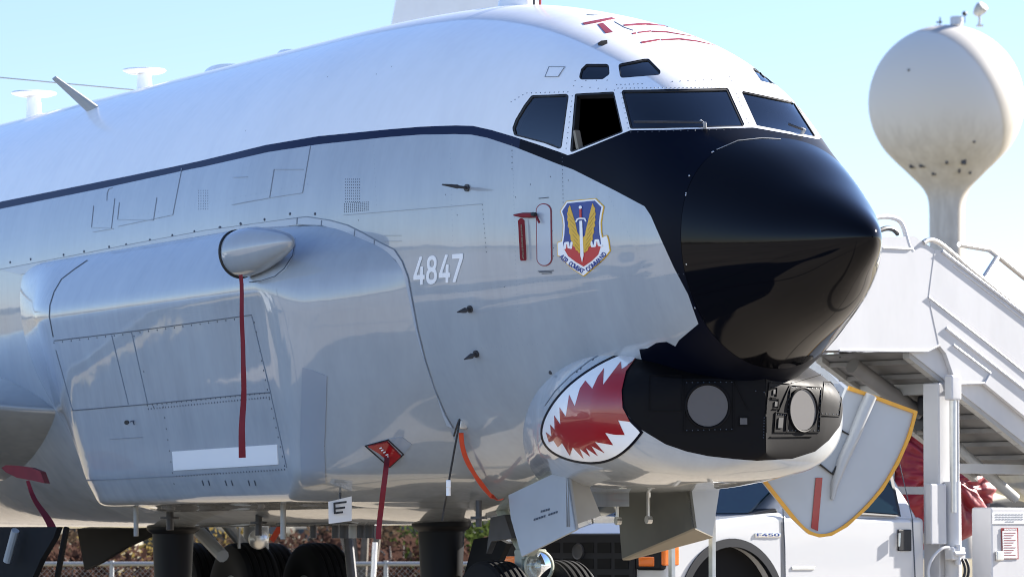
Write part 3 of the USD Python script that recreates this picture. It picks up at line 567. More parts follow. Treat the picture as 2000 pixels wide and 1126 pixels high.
# ---- probes
def stub(base, tip, r0, r1, m='dark_metal', disc=0.028):
    q = F_.at([base])[0]; n = F_.nrm([base])[0]; d = ray([tip])[0] @ jet.R; o = (O - jet.loc) @ jet.R
    # the point of the sight line nearest to the outward line through the base
    w = q - o; b = n @ d; D = d @ d; s = (-(n @ w) * D + b * (d @ w)) / (D - b * b); L = float(np.clip(abs(s), 0.05, 0.5))
    e = q + n * L
    return cat_([tube([q, q + n * L * 0.35, q + n * L * 0.4, e], [r0 * 0.7, r0 * 0.7, r0, r1], 10), tube([q - n * 0.005, q + n * 0.014], disc, 14)])
jet.lpart('probe', stub((913, 367), (864, 360), 0.016, 0.006), 'dark_metal'); jet.lpart('probe', stub((919, 603), (892, 605), 0.022, 0.004), 'dark_metal'); jet.lpart('probe', stub((931, 690), (904, 696), 0.022, 0.004), 'dark_metal')
def nearest(base, px):
    q = F_.at([base])[0]; n = F_.nrm([base])[0]; return q + n
jet.lpart('vent', F_.dots([(1075, 727)], 0.018, 0.5, 8), 'dark_metal', under=lower)
# ---- marks and openings on the crown
for p in ([(660, 160), (760, 140), (860, 122), (885, 132), (790, 152), (675, 172)], [(765, 168), (800, 160), (868, 222), (820, 230)], [(1058, 290), (1185, 270), (1195, 278), (1070, 300)], [(940, 172), (1040, 163), (1120, 163), (1250, 182), (1100, 172), (950, 180)],
          [(1000, 230), (1025, 225), (1030, 234), (1008, 238)], [(1040, 222), (1130, 212), (1135, 219), (1045, 229)], [(1135, 214), (1240, 218), (1440, 255), (1240, 225), (1140, 221)], [(1200, 272), (1330, 265), (1450, 282), (1570, 312), (1450, 288), (1330, 274), (1205, 280)]):
    jet.lpart('walkway_mark', F_.draw(zc(p), 0.004, 0.004), 'mark_red', under=upper)
jet.lpart('vent', F_.draw(zc([(765, 300), (790, 282), (830, 278), (832, 300), (800, 315), (770, 314)]), 0.003, 0.003), 'interior_dark', under=upper)
lines(F_, 'panel_seam', [zc([(690, 103), (740, 105), (790, 99)]), zc([(880, 150), (950, 190), (1010, 210)])], 'line_soft', upper, 0.9)
# wipers on the two front panes
for arm, piv, tip in (([(1243, 243), (1300, 244.5), (1374, 247)], (1377, 250), (1368, 243)), ([(1536, 250), (1550, 256), (1563, 261)], (1566, 262), (1560, 258))):
    wp = jet.lpart('wiper', tube(F_.at(arm, 0.035), 0.010, 6), 'dark_metal'); jet.lpart('wiper_pivot', cat_([tube([F_.at([piv])[0], F_.at([piv], 0.045)[0]], 0.014, 10), tube(F_.at([piv, tip], 0.035), 0.008, 6)]), 'stair_grey', under=wp)
# interior rail of the open window
q = at_plane(jet, [(1119, 256), (1123, 254), (1131, 294), (1126, 296)], 1, -0.98); jet.lpart('window_rail', prism_pts(q, np.array([0, 0.04, 0])), 'interior_tan', smooth=False)
lines(F_, 'radome_seam', [[(1400, 293), (1441, 275.5), (1488, 270.5), (1525, 272.5)]], 'stair_grey', nose, 0.9, 0.006)
# radome screws
jet.lpart('rivets', F_.dots([(1346, 343), (1340, 377), (1339.5, 381), (1341, 516), (1357, 601), (1391, 297), (1393, 296)], 0.009, 0.4, 6), 'bare_metal', under=nose, kind='stuff')
# ---- shark mouth
mz = lambda p: Z(1000, 620, 3.312, p)
mouth = Polygon(mz([(850, 205), (720, 225), (600, 275), (480, 345), (380, 420), (300, 500), (230, 600), (185, 700), (185, 780), (215, 840), (300, 900), (420, 935), (540, 945), (640, 925), (720, 880), (790, 815), (850, 740), (755, 640), (720, 560), (715, 470), (740, 360), (790, 270)]))
mouth = Polygon(np.vstack([smooth_px(mz([(850, 205), (720, 225), (600, 275), (480, 345), (380, 420), (300, 500), (230, 600), (190, 700), (190, 780), (222, 840), (300, 897), (420, 935), (540, 943), (640, 922), (720, 878), (790, 815), (850, 740)]), 60), mz([(830, 715), (755, 640), (720, 560), (715, 470), (740, 360), (790, 270)])]))
strip = Polygon(mz([(1050, 187), (1040, 130), (1000, 97), (900, 90), (780, 125), (640, 187), (500, 265), (380, 360), (280, 460), (200, 570), (150, 690), (110, 800), (90, 890), (150, 860), (185, 800), (185, 700), (230, 600), (300, 500), (380, 420), (480, 345), (600, 275), (720, 225), (850, 203), (900, 160), (950, 150), (1000, 165)])).buffer(0)
lines(C_, 'panel_seam', [[(1300, 656), (1272, 652), (1235, 662), (1193, 680), (1151, 704), (1115, 732), (1085, 762), (1064, 792)]], 'line_soft', chinp, 1.2)
def chin_deco(name, px, m, off, step=3.0, under=None, label=None): return jet.lpart(name, C_.draw(px, off, 0.004, step, 220), m, under=under or chinp, smooth=False, label=label)
chin_deco('mouth_outline', mouth, 'nose_paint', 0.004); chin_deco('mouth_teeth', mouth.buffer(-5.2).union(Polygon(mz([(835, 235), (715, 260), (720, 330), (790, 275)])).intersection(mouth)), 'decal_white', 0.007, label='white painted fangs of the shark mouth')
red = Polygon(mz([(800, 268), (765, 305), (712, 338), (705, 290), (660, 350), (592, 440), (598, 332), (560, 385), (525, 462), (480, 410), (445, 460), (412, 575), (376, 500), (355, 640), (314, 580), (320, 690), (280, 632), (283, 722), (254, 690), (262, 765), (226, 738), (245, 800), (275, 790), (302, 832), (330, 805), (378, 885), (398, 832), (466, 905), (440, 838), (508, 890), (480, 835), (558, 887), (516, 822), (600, 867), (540, 798), (657, 818), (606, 740), (660, 752), (732, 755), (690, 662), (765, 672), (718, 580), (713, 470), (740, 350)])).buffer(0)
chin_deco('mouth_red', red, 'red_paint', 0.010, 2.0)
# sensors and access frames on the two front facets
for sgn, px, rx in ((-1, (1382, 792), 0.147), (1, (1568, 800), 0.147)):
    c = C_.at([px])[0]; n = np.array([np.cos(math.radians(20)), sgn * np.sin(math.radians(20)), 0.0])
    w = tube([c - n * 0.05, c + n * 0.006], rx, 40); sp = jet.lpart('sensor_window', w, 'sensor_glass', under=chinb)
    e = np.array([-n[1], n[0], 0]); ang = np.linspace(0, 2 * np.pi, 41)
    ringpts = c + n * 0.005 + (rx + 0.012) * (np.cos(ang)[:, None] * e + np.sin(ang)[:, None] * np.array([0, 0, 1.0])); jet.lpart('sensor_ring', tube(ringpts, 0.009, 6), 'chin_black', under=chinb)
wz = lambda p: Z(1300, 650, 3.6325, p)
def ridge(p, w=1.3, off=0.007): jet.lpart('raised_edge', C_.draw(LineString(p).buffer(w / 2, cap_style=2), off, 0.009, 3.0, 220), 'chin_black', under=chinb, smooth=False)
for p in ([(1268, 733), (1332, 733), (1332, 801), (1268, 801), (1268, 733)],): ridge(p, 1.2, 0.006)
for p in ([(140, 340), (480, 337), (480, 690), (130, 700), (140, 340)], [(490, 340), (540, 450), (590, 545)], [(520, 595), (585, 595), (585, 655), (520, 655), (520, 595)], [(740, 350), (880, 360)], [(735, 350), (710, 560), (700, 750)], [(750, 385), (790, 385), (785, 455), (745, 455)], [(750, 465), (800, 465), (798, 535), (760, 535)],
          [(780, 560), (860, 570), (850, 700), (770, 700), (780, 560)], [(885, 370), (1105, 385), (1090, 700), (858, 700), (885, 370)], [(890, 355), (1000, 325), (1135, 285)], [(1125, 345), (1260, 350), (1230, 590), (1095, 580), (1125, 345)], [(880, 370), (800, 560)], [(740, 735), (1040, 730)], [(100, 235), (300, 300), (480, 330)]):
    ridge(wz(p), 1.3)
for p in ([(800, 600), (832, 600), (826, 672), (794, 672)], [(762, 400), (776, 400), (774, 432), (760, 432)], [(772, 485), (790, 485), (788, 520), (770, 520)], [(527, 602), (578, 602), (578, 648), (527, 648)]):
    jet.lpart('recess', C_.draw(wz(p), 0.006, 0.006, 2.0, 220), 'black_rubber' if p[0][0] > 600 else 'sensor_glass', under=chinb, smooth=False)
rp = []
for a, b, n in (((900, 385), (1095, 395), 8), ((1100, 400), (1085, 690), 10), ((870, 690), (1080, 690), 9), ((878, 400), (862, 680), 9), ((1135, 360), (1245, 362), 6), ((1250, 370), (1225, 575), 8), ((1110, 570), (1215, 575), 5), ((785, 575), (850, 580), 5), ((700, 600), (695, 740), 8), ((640, 410), (700, 420), 2), ((150, 350), (470, 347), 9), ((150, 690), (470, 680), 9)): rp.append(along(wz([a, b]), n))
jet.lpart('rivets', C_.dots(np.vstack(rp), 0.006, 0.5, 5), 'rivet_metal', under=chinb, kind='stuff')
fs = jet.lpart('chin_flange', F_.draw(strip, 0.012, 0.012), 'grey_patch', under=lower) if False else None
jet.lpart('rivets', C_.dots(mz([(1020, 128), (858, 122), (742, 153), (770, 138), (800, 145), (628, 208), (524, 272), (445, 330), (420, 350)]), 0.010, 0.4, 6), 'rivet_metal', under=chinp, kind='stuff')
# ---- scoop on the cheek
A, B = at_plane(jet, [(572, 470)], 1, -2.10)[0], at_plane(jet, [(462, 497)], 1, -2.26)[0]
L = np.linalg.norm(A - B); ax = (A - B) / L
prof = [(0.0, -0.02), (0.10, -0.02), (0.165, 0.0), (0.185, 0.06), (0.19, 0.14), (0.182, 0.26), (0.15, 0.42), (0.10, L * 0.8), (0.05, L * 0.95), (0.0, L)]
pp = np.array(prof); s_ = np.linspace(0, 1, 40); ss = np.r_[0, np.cumsum(np.linalg.norm(np.diff(pp, axis=0), axis=1))]; pp = PchipInterpolator(ss / ss[-1], pp)(s_); pp[0, 0] = pp[-1, 0] = 0
scoop = jet.lpart('scoop', lathe(pp, 40, ax, B), 'grey_paint', smooth=60)
jet.lpart('scoop_opening', lathe([(0.0, -0.026), (0.11, -0.026), (0.150, -0.012), (0.173, 0.02), (0.178, 0.03), (0.168, 0.0), (0.0, -0.02)], 36, ax, B), 'black_rubber', under=scoop)
an_ = np.linspace(0, 2 * np.pi, 41); e1_ = np.cross(ax, [0, 0, 1.0]); e1_ /= np.linalg.norm(e1_); e2_ = np.cross(ax, e1_); jet.lpart('scoop_rim', tube(B + ax * 0.03 + 0.183 * (np.cos(an_)[:, None] * e1_ + np.sin(an_)[:, None] * e2_), 0.013, 8), 'black_rubber', under=scoop)
st = K_.at([(505, 541), (530, 535), (552, 523), (566, 508), (574, 492), (575, 470)], 0.004); jet.lpart('scoop_flange', K_.draw(zE([]) if False else [(488, 546), (505, 551), (535, 543), (560, 525), (575, 495), (576, 465), (569, 462), (560, 485), (545, 510), (520, 528), (488, 538)], 0.006, 0.006), 'grey_patch', under=cheek_p)
lines(K_, 'panel_seam', [[(488, 551), (512, 548), (538, 540), (556, 525), (572, 500), (576, 478), (574, 465)]], 'line_dark', cheek_p, 1.2, 0.008)
# ---- flush inlet with its red plug (the plug is a thing of its own)
inl = zE([(1222, 180), (1392, 132), (1490, 118), (1562, 172), (1500, 250), (1402, 340)]); jet.lpart('flush_inlet', K_.draw(inl, 0.004, 0.004), 'grey_panel', under=cheek_p); jet.lpart('inlet_lip', K_.stroke(zE([(1228, 182), (1392, 138), (1502, 242), (1402, 334)]), 2.2, 0.008, closed=True), 'black_rubber', under=cheek_p)
# ---- crown antennas
def mast(px_base, px_top, w_px, disc_px, lab):
    b = at_plane(jet, [px_base], 1, 0.0)[0]; a0 = -b[0]; ztop = at_plane(jet, [px_top], 1, 0.0)[0][2]; z0 = ZT + f_top(a0) - 0.03; Dd = jet.world(b)[1]
    w = w_px / FPX * Dd; R = disc_px / 2 / FPX * Dd
    n = 24; an = np.linspace(0, 2 * np.pi, n, endpoint=False)
    air = lambda cx, cy: np.stack([b[0] + cx * np.cos(an), cy * np.sin(an), np.zeros(n)], 1)
    lo, hi = air(w * 0.75, w * 0.42) + [0, 0, z0], air(w * 0.6, w * 0.36) + [0, 0, ztop - 0.03]
    F = [[i, (i + 1) % n, n + (i + 1) % n] for i in range(n)] + [[i, n + (i + 1) % n, n + i] for i in range(n)]
    m = jet.lpart('dish_antenna', trimesh.Trimesh(np.vstack([lo, hi]), F, process=False), 'white_paint', smooth=True, label=lab)
    jet.lpart('antenna_disc', lathe([(0, -0.035), (R * 0.75, -0.03), (R * 0.96, -0.012), (R, 0.0), (R * 0.96, 0.010), (R * 0.7, 0.018), (0, 0.022)], 40, at=(b[0], 0, ztop)), 'white_paint', under=m, smooth=40)
mast((66, 231), (60, 184), 34, 90, 'rear disc topped antenna on the crown'); mast((282, 172), (278, 139), 34, 86, 'front disc topped antenna on the crown')
q = F_.at([(180, 212)])[0]; qn = F_.nrm([(180, 212)])[0]; tip = at_plane(jet, [(106, 152)], 0, q[0] - 0.12)[0]; d = tip - q
an = np.linspace(0, 2 * np.pi, 20, endpoint=False); f = np.array([1.0, 0, 0]); g = np.cross(d, f); g /= np.linalg.norm(g)
lo = q - 0.06 * d + 0.11 * np.cos(an)[:, None] * f + 0.05 * np.sin(an)[:, None] * g; hi = q + d + 0.045 * np.cos(an)[:, None] * f + 0.02 * np.sin(an)[:, None] * g
blade = trimesh.convex.convex_hull(np.vstack([lo, hi])); jet.lpart('blade_antenna', blade, 'stair_grey', smooth=40)
for (x0, y0), (x1, y1), h in (((408, 137), (490, 119), 8), ((556, 100), (604, 88), 5)):
    b0, b1 = at_plane(jet, [(x0, y0)], 1, 0.0)[0], at_plane(jet, [(x1, y1)], 1, 0.0)[0]; zt = ZT + f_top(-(b0[0] + b1[0]) / 2); hh = 1.1 * h / FPX * jet.world(b0)[1] + 0.03
    n = 14; xs = np.linspace(b0[0], b1[0], n); P = []
    for x, k in zip(xs, np.sin(np.linspace(0.25, np.pi - 0.15, n)) ** 0.6): P += [(x, -0.22 * k, zt - 0.04), (x, 0.22 * k, zt - 0.04), (x, -0.14 * k, zt + hh * k), (x, 0.14 * k, zt + hh * k)]
    jet.lpart('low_profile_antenna', trimesh.convex.convex_hull(np.array(P)), 'white_paint')
w0, w1 = at_plane(jet, [(262, 176)], 1, 0.0)[0], at_plane(jet, [(-60, 146)], 1, 0.0)[0]; jet.lpart('wire_antenna', tube([w0, w1], 0.008, 6), 'stair_grey')
b = at_plane(jet, [(1012, 8)], 1, 0.0)[0]; jet.lpart('beacon', lathe([(0, 0.12), (0.10, 0.10), (0.16, 0.04), (0.17, -0.06), (0, -0.06)], 24, at=(b[0], 0, ZT + f_top(-b[0]))), 'white_paint', smooth=50)
for k, x in enumerate((1043, 1050)):
    b = at_plane(jet, [(x, 8)], 1, 0.0)[0]; jet.lpart('crown_rod', tube([(b[0], 0.02 * k, ZT + f_top(-b[0]) - 0.02), (b[0] + 0.02, 0.02 * k, ZT + f_top(-b[0]) + 0.35)], 0.012, 8), 'red_paint' if k else 'dark_metal')
# ---- wing (its root shows at the left edge), port one too
def wing(sgn):
    st, n = [], 40; th = np.linspace(0, 2 * np.pi, n, endpoint=False)
    for p, a0, c, t, zc_ in ((1.2, 11.35, 9.2, 1.30, 2.42), (1.9, 11.6, 8.8, 1.12, 2.45), (2.4, 11.75, 8.3, 1.0, 2.50), (3.5, 12.5, 7.2, .85, 2.6), (8, 15.6, 5.4, .6, 2.75), (19.5, 23.4, 2.4, .26, 3.2)):
        x = 0.5 - 0.5 * np.cos(th); y = np.sin(th) * np.sqrt(np.sin(np.clip(np.pi * x ** 0.62, 0, np.pi)) + 0.02) * t / 2
        st.append(np.stack([-(a0 + x * c), np.full(n, sgn * p), zc_ + y], 1))
    V = np.vstack(st); F = []
    for i in range(len(st) - 1):
        for j in range(n):
            k = (j + 1) % n; F += [[i * n + j, i * n + k, (i + 1) * n + k], [i * n + j, (i + 1) * n + k, (i + 1) * n + j]]
    F = np.array(F); t = trimesh.Trimesh(V, F if sgn > 0 else F[:, ::-1], process=False); t.fix_normals(); return t
jet.lpart('wing', wing(-1), 'grey_paint', smooth=True); jet.lpart('wing', wing(1), 'grey_paint', smooth=True)
# ---- tail surfaces and engine pods
def slab(stations, name):
    V, n = [], 24; th = np.linspace(0, 2 * np.pi, n, endpoint=False); x = 0.5 - 0.5 * np.cos(th); y = np.sin(th) * np.sqrt(np.sin(np.pi * x ** 0.62) + 0.02) / 2
    for le, te, t, base, tdir in stations: V.append(np.array(base) + np.outer(-(le + x * (te - le)), [1, 0, 0]) + np.outer(y * t, tdir))
    V = np.vstack(V); F = []
    for i in range(len(stations) - 1):
        for j in range(n): k = (j + 1) % n; F += [[i * n + j, i * n + k, (i + 1) * n + k], [i * n + j, (i + 1) * n + k, (i + 1) * n + j]]
    m = len(V); V = np.vstack([V, V[-n:].mean(0)]); F += [[m - n + j, m - n + (j + 1) % n, m] for j in range(n)]
    t = trimesh.Trimesh(V, F, process=False); t.fix_normals(); jet.lpart(name, t, 'grey_paint', smooth=40)
slab([(30.0, 38.4, .62, (0, 0, 5.2), (0, 1, 0)), (36.2, 39.6, .24, (0, 0, 12.6), (0, 1, 0))], 'tail_fin')
for s in (-1, 1): slab([(33.4, 38.2, .5, (0, s * .8, 5.0), (0, 0, 1)), (37.0, 39.2, .2, (0, s * 6.1, 5.75), (0, 0, 1))], 'tailplane')
EC = at_plane(jet, [(1845, 936)], 1, 8.3)[0]
def pod(c):
    pr = [(0, 0.25), (.50, .25), (.56, .06), (.61, 0), (.655, .08), (.67, .5), (.66, 1.4), (.60, 2.3), (.50, 3.0), (.40, 3.6), (.34, 3.9), (0, 3.85)]
    pr = np.array(pr); t = jet.lpart('engine_pod', lathe(pr, 40, (-1, 0, 0), c), 'grey_paint', smooth=35)
    jet.lpart('engine_pylon', hexa([c + [-.9, -.10, .5], c + [-.9, .10, .5], c + [-4.0, .10, .3], c + [-4.0, -.10, .3], c + [-2.4, -.12, 1.35], c + [-2.4, .12, 1.35], c + [-5.0, .12, 1.1], c + [-5.0, -.12, 1.1]]), 'grey_paint')
for s in (-1, 1):
    pod(EC * [1, s, 1]); pod(np.array([EC[0] - 3.6, s * 14.0, EC[2] + .3]))
# ---- belly antennas, drains
def belly_mast(px, w_px, len_px, label=None, m='antenna_black'):
    b = at_plane(jet, [px], 1, 0.0)[0]; s = FPX / jet.world(b)[1]; c = w_px / s / 0.62 / 2; h = len_px / s; n = 28; an = np.linspace(0, 2 * np.pi, n, endpoint=False); z0 = ZT - f_bot(-b[0])
    ra = lambda k, z: np.stack([b[0] + c * k * np.sign(np.cos(an)) * np.abs(np.cos(an)) ** 0.8, 0.55 * c * k * np.sin(an), np.full(n, z)], 1)
    R = [ra(1.28, z0 + 0.05), ra(1.28, z0 - 0.012), ra(1.22, z0 - 0.03), ra(1.0, z0 - 0.06), ra(0.84, z0 - h), ra(0.3, z0 - h - 0.02)]
    V = np.vstack(R); F = []
    for i in range(len(R) - 1):
        for j in range(n): k = (j + 1) % n; F += [[i * n + j, (i + 1) * n + k, i * n + k], [i * n + j, (i + 1) * n + j, (i + 1) * n + k]]
    t = trimesh.Trimesh(V, F, process=False); t.fix_normals(); jet.lpart('belly_antenna', t, m, label=label)
belly_mast((862, 1019), 82, 150, 'forward black tapered belly antenna'); belly_mast((338, 1032), 76, 150, 'aft black tapered belly antenna')
def rod(px0, px1, p, r, m='dark_metal', name='drain_mast', fl=True):
    a_, b_ = at_plane(jet, [px0], 1, p)[0], at_plane(jet, [px1], 1, p)[0]; a_ = a_ + [0, 0, 0.12]
    t = [tube([a_, b_], r, 10)]
    if fl: m_ = (a_ * 0.35 + b_ * 0.65); t.append(tube([m_ + [0, 0, .01], m_ - [0, 0, .01]], r * 2.6, 14))
    jet.lpart(name, cat_(t), m)
rod((265, 990), (266, 1046), -1.5, 0.022, 'stair_grey', fl=False); rod((331, 992), (332, 1034), -0.9, 0.035); rod((505, 1000), (505, 1045), -0.6, 0.03); rod((553, 985), (553, 1052), -1.3, 0.024, 'stair_grey', fl=False); rod((612, 1024), (612, 1050), -0.1, 0.03, fl=False); rod((935, 1006), (935, 1028), -0.5, 0.025)
q = at_plane(jet, [(591, 1021), (731, 1021), (728, 1024), (594, 1025)], 1, -0.1); jet.lpart('belly_pallet', cat_([bx((min(q[1][0], q[0][0]), -0.35, q[0][2] - 0.015), (max(q[1][0], q[0][0]), 0.25, q[0][2] + 0.02))]), 'dark_metal')
for x in (655, 672, 690, 706, 722):
    a_, b_ = at_plane(jet, [(x, 1022), (x, 1050)], 1, 0.0); jet.lpart('belly_canister', tube([a_, b_], 0.032 if x % 2 else 0.04, 12), 'dark_metal' if x != 690 else 'stair_grey')
# ---- nose gear
P0 = at_plane(jet, [(1045, 1105)], 1, 0.0)[0]; gx = P0[0]
ng = jet.lpart('nose_gear', cat_([tube([(gx - 0.12, 0, 0.52), (gx - 0.12, 0, 1.0)], 0.055, 16), tube([(gx - 0.12, 0, 1.0), (gx - 0.14, 0, 1.9)], 0.09, 16), tube([(gx - 0.12, -0.42, 0.54), (gx - 0.12, 0.42, 0.54)], 0.05, 12), tube([(gx - 0.12, 0, 1.1), (gx - 0.9, 0, 1.75)], 0.05, 10), tube([(gx - 0.12, 0.05, 1.35), (gx + 0.35, 0.05, 1.75)], 0.03, 8)]), 'zinc_green')
def tyre(c, R, w, axis=(0, 1, 0), groove=4):
    pr = [(R * 0.42, -w * .40), (R * .62, -w * .47), (R * .82, -w * .5), (R * .94, -w * .44)]
    xs = np.linspace(-w * .36, w * .36, groove * 4 + 1)
    for i, x in enumerate(xs): pr.append((R * (0.995 - 0.03 * (x / (w * .5)) ** 2) - (0.022 if i % 4 == 2 else 0), x))
    pr += [(R * .94, w * .44), (R * .82, w * .5), (R * .62, w * .47), (R * .42, w * .40)]
    return lathe(pr, 56, axis, c)
TR = 0.545
for s in (-1, 1):
    tp = jet.lpart('nose_wheel', tyre((gx - 0.12, s * 0.30, TR), TR, 0.30), 'tyre_rubber', smooth=25); jet.lpart('rim', lathe([(0, -.11), (.10, -.13), (.21, -.10), (.235, -.12), (.235, .12), (.21, .10), (.10, .13), (0, .11)], 36, (0, 1, 0), (gx - 0.12, s * 0.30, TR)), 'stair_grey', under=tp)
fwd = np.array([1, 0, 0.0])
lt = jet.lpart('taxi_light', lathe([(0, -.10), (.09, -.09), (.128, 0), (.135, .012), (.120, .018), (.118, .006)], 36, (1, 0, 0), P0 + [0.06, 0, 0]), 'zinc_green', smooth=40)
jet.lpart('lens', lathe([(0, .03), (.06, .026), (.119, .008), (0.119, 0.0), (0, 0.0)], 36, (1, 0, 0), P0 + [0.06, 0, 0]), 'cockpit_glass', under=lt, smooth=True); jet.lpart('reflector', lathe([(0, -.07), (.05, -.06), (.09, -.035), (.117, .004)], 36, (1, 0, 0), P0 + [0.06, 0, 0]), 'chrome', under=lt, smooth=True)
br = at_plane(jet, [(1022, 1076), (1068, 1078), (1066, 1092), (1024, 1090)], 0, gx + 0.03); jet.lpart('light_bracket', cat_([prism_pts(br, np.array([-0.16, 0, 0])), rbox((gx - .14, -.115, P0[2] - .13), (gx - .02, .115, P0[2] + .135), .01).to_mesh() and trimesh.Trimesh(*meshkit.arrays(rbox((gx - .14, -.115, P0[2] - .13), (gx - .02, .115, P0[2] + .135), .01))[:2])]), 'zinc_green')
q = at_plane(jet, [(1042, 1040), (1058, 1050), (1030, 1085), (1012, 1085)], 1, -0.12); jet.lpart('torque_link', prism_pts(q, np.array([0, 0.06, 0])), 'zinc_green')
q = at_plane(jet, [(958, 1010), (985, 1004), (1000, 1050), (960, 1056), (950, 1080)], 1, -0.2); jet.lpart('gear_arm', prism_pts(q, np.array([0, 0.05, 0])), 'dark_metal')
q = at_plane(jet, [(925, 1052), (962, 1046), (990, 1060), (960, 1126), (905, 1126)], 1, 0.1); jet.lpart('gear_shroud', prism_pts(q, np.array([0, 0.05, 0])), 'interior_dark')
# nose gear doors, worked as plates with a bevelled front edge
def door8(outer, edge, p_out, name, m, medge, lab, inner=None):
    o = at_plane(jet, outer, 1, p_out); return o
so = at_plane(jet, [(980, 966), (1090, 911), (1120, 1033), (1019, 1086), (990, 1012)], 1, -0.62); so[:, 1] += (so[:, 2] - so[:, 2].min()) * 0.12
d1 = jet.lpart('nose_gear_door', prism_pts(so, np.array([0, 0.02, 0])), 'door_grey', smooth=False, label='starboard nose gear door with stencilled lettering'); fe = at_plane(jet, [(1138, 917), (1160, 1021)], 0, so[1][0] - 0.02)
ed = np.array([so[1], fe[0], fe[1], so[2]]); jet.lpart('door_edge', prism_pts(ed, np.array([-0.03, 0, 0])), 'stair_grey', smooth=False, under=d1)
bt = at_plane(jet, [(1110, 1023), (1148, 1016), (1152, 1022), (1115, 1036)], 0, so[1][0] + 0.003); jet.lpart('door_mark', prism_pts(bt, np.array([0.002, 0, 0])), 'decal_white', smooth=False, under=d1)
for (x, y, n, dx, dy) in ((1052, 1000, 4, 4.5, -1.2), (1040, 1016, 10, 4.6, -1.6)):
    for i in range(n):
        if n > 5 and i == 5: continue
        a_ = at_plane(jet, [(x + i * dx, y + i * dy), (x + i * dx + 3.2, y + i * dy - 0.9), (x + i * dx + 3.2, y + i * dy - 5), (x + i * dx, y + i * dy - 4.2)], 1, -0.60); a_[:, 1] += (a_[:, 2] - so[:, 2].min()) * 0.12 - 0.024
        jet.lpart('stencil_text', prism_pts(a_, np.array([0, 0.003, 0])), 'line_dark', smooth=False, under=d1)
po = at_plane(jet, [(1204, 962), (1346, 952), (1346, 1030), (1197, 1090)], 1, 0.42); po[:, 1] += (po[:, 2].max() - po[:, 2]) * 0.15
d2 = jet.lpart('nose_gear_door', prism_pts(po, np.array([0, 0.02, 0])), 'door_inner', smooth=False, label='port nose gear door showing its dark inner face')
fe = at_plane(jet, [(1406, 950), (1391, 1046)], 0, po[1][0] - 0.03); jet.lpart('door_edge', prism_pts(np.array([po[1], fe[0], fe[1], po[2]]), np.array([-0.03, 0, 0])), 'door_grey', smooth=False, under=d2)
bp = np.array([po[2], fe[1], po[3] + [0, 0.06, 0], po[3]]); jet.lpart('door_skin', trimesh.convex.convex_hull(np.vstack([bp, bp + [0, 0.01, -0.012]])), 'interior_tan', smooth=False, under=d2)
for x, x2, y1 in ((1206, 1207, 1016), (1266, 1267, 1014)):
    a_, b_ = at_plane(jet, [(x, 948), (x2, y1)], 1, 0.30); jet.lpart('door_link', cat_([tube([a_, b_], 0.017, 8), tube([b_ - [0, .02, 0], b_ + [0, .02, 0]], 0.032, 12)]), 'bare_metal', under=d2)
# gear bay roof behind the doors: a dark box sunk in the belly
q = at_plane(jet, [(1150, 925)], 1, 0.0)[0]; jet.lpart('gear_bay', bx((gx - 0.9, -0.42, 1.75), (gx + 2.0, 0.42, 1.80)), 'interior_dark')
# crew entry door hanging on the port side and its ladder rails
ez2 = [(1490, 937), (1540, 915), (1585, 880), (1620, 840), (1656, 755), (1696, 770), (1788, 804), (1776, 850), (1752, 905), (1722, 955), (1692, 990), (1652, 1026), (1622, 1043), (1600, 1046), (1580, 1040), (1548, 1010), (1520, 975)]
e0 = at_plane(jet, ez2, 0, -2.62); hull = Polygon(ez2)
def on_door(px, dx): q = at_plane(jet, px, 0, -2.62 + dx); return q
dr = jet.lpart('crew_entry_door', prism_pts(e0, np.array([-0.04, 0, 0])), 'door_grey', smooth=False, label='grey entry door with yellow edge hanging below the port side')
edge_px = [(1490, 937), (1520, 975), (1548, 1010), (1580, 1040), (1600, 1046), (1622, 1043), (1652, 1026), (1692, 990), (1722, 955), (1752, 905), (1776, 850), (1788, 804), (1740, 787), (1696, 770), (1656, 757)]
rim = LineString(smooth_px(edge_px[:12], 40).tolist() + edge_px[12:]).buffer(4.2, cap_style=2).intersection(hull.buffer(2.5))
jet.lpart('door_seal', prism_pts(on_door(np.array(rim.exterior.coords)[:-1], 0.004), np.array([0.012, 0, 0])), 'edge_yellow', smooth=False, under=dr)
jet.lpart('door_stripe', prism_pts(on_door([(1593, 932), (1606, 932), (1597, 1036), (1584, 1030)], 0.003), np.array([0.004, 0, 0])), 'red_paint', smooth=False, under=dr)
rdg = on_door([(1700, 772), (1688, 800), (1668, 850), (1645, 900), (1630, 945), (1626, 975)], 0.01); jet.lpart('door_stiffener', tube(rdg, [0.05, 0.05, 0.048, 0.045, 0.03, 0.012], 12), 'door_grey', under=dr)
jet.lpart('door_recess', prism_pts(on_door([(1636, 838), (1665, 852), (1627, 924), (1597, 902)], 0.004), np.array([0.003, 0, 0])), 'grey_panel', smooth=False, under=dr); jet.lpart('recess_shadow_lip', tube(on_door([(1640, 838), (1665, 852), (1626, 925), (1594, 900)], 0.012), 0.009, 6), 'black_rubber', under=dr)
for px0, px1, w in (((1391, 940), (1391, 1135), 0.026), ((1312, 1062), (1312, 1135), 0.026)):
    a_, b_ = at_plane(jet, [px0, px1], 1, 0.75); jet.lpart('ladder_rail', bx(np.minimum(a_, b_) - [w, w * .6, 0], np.maximum(a_, b_) + [w, w * .6, 0]), 'bare_metal')
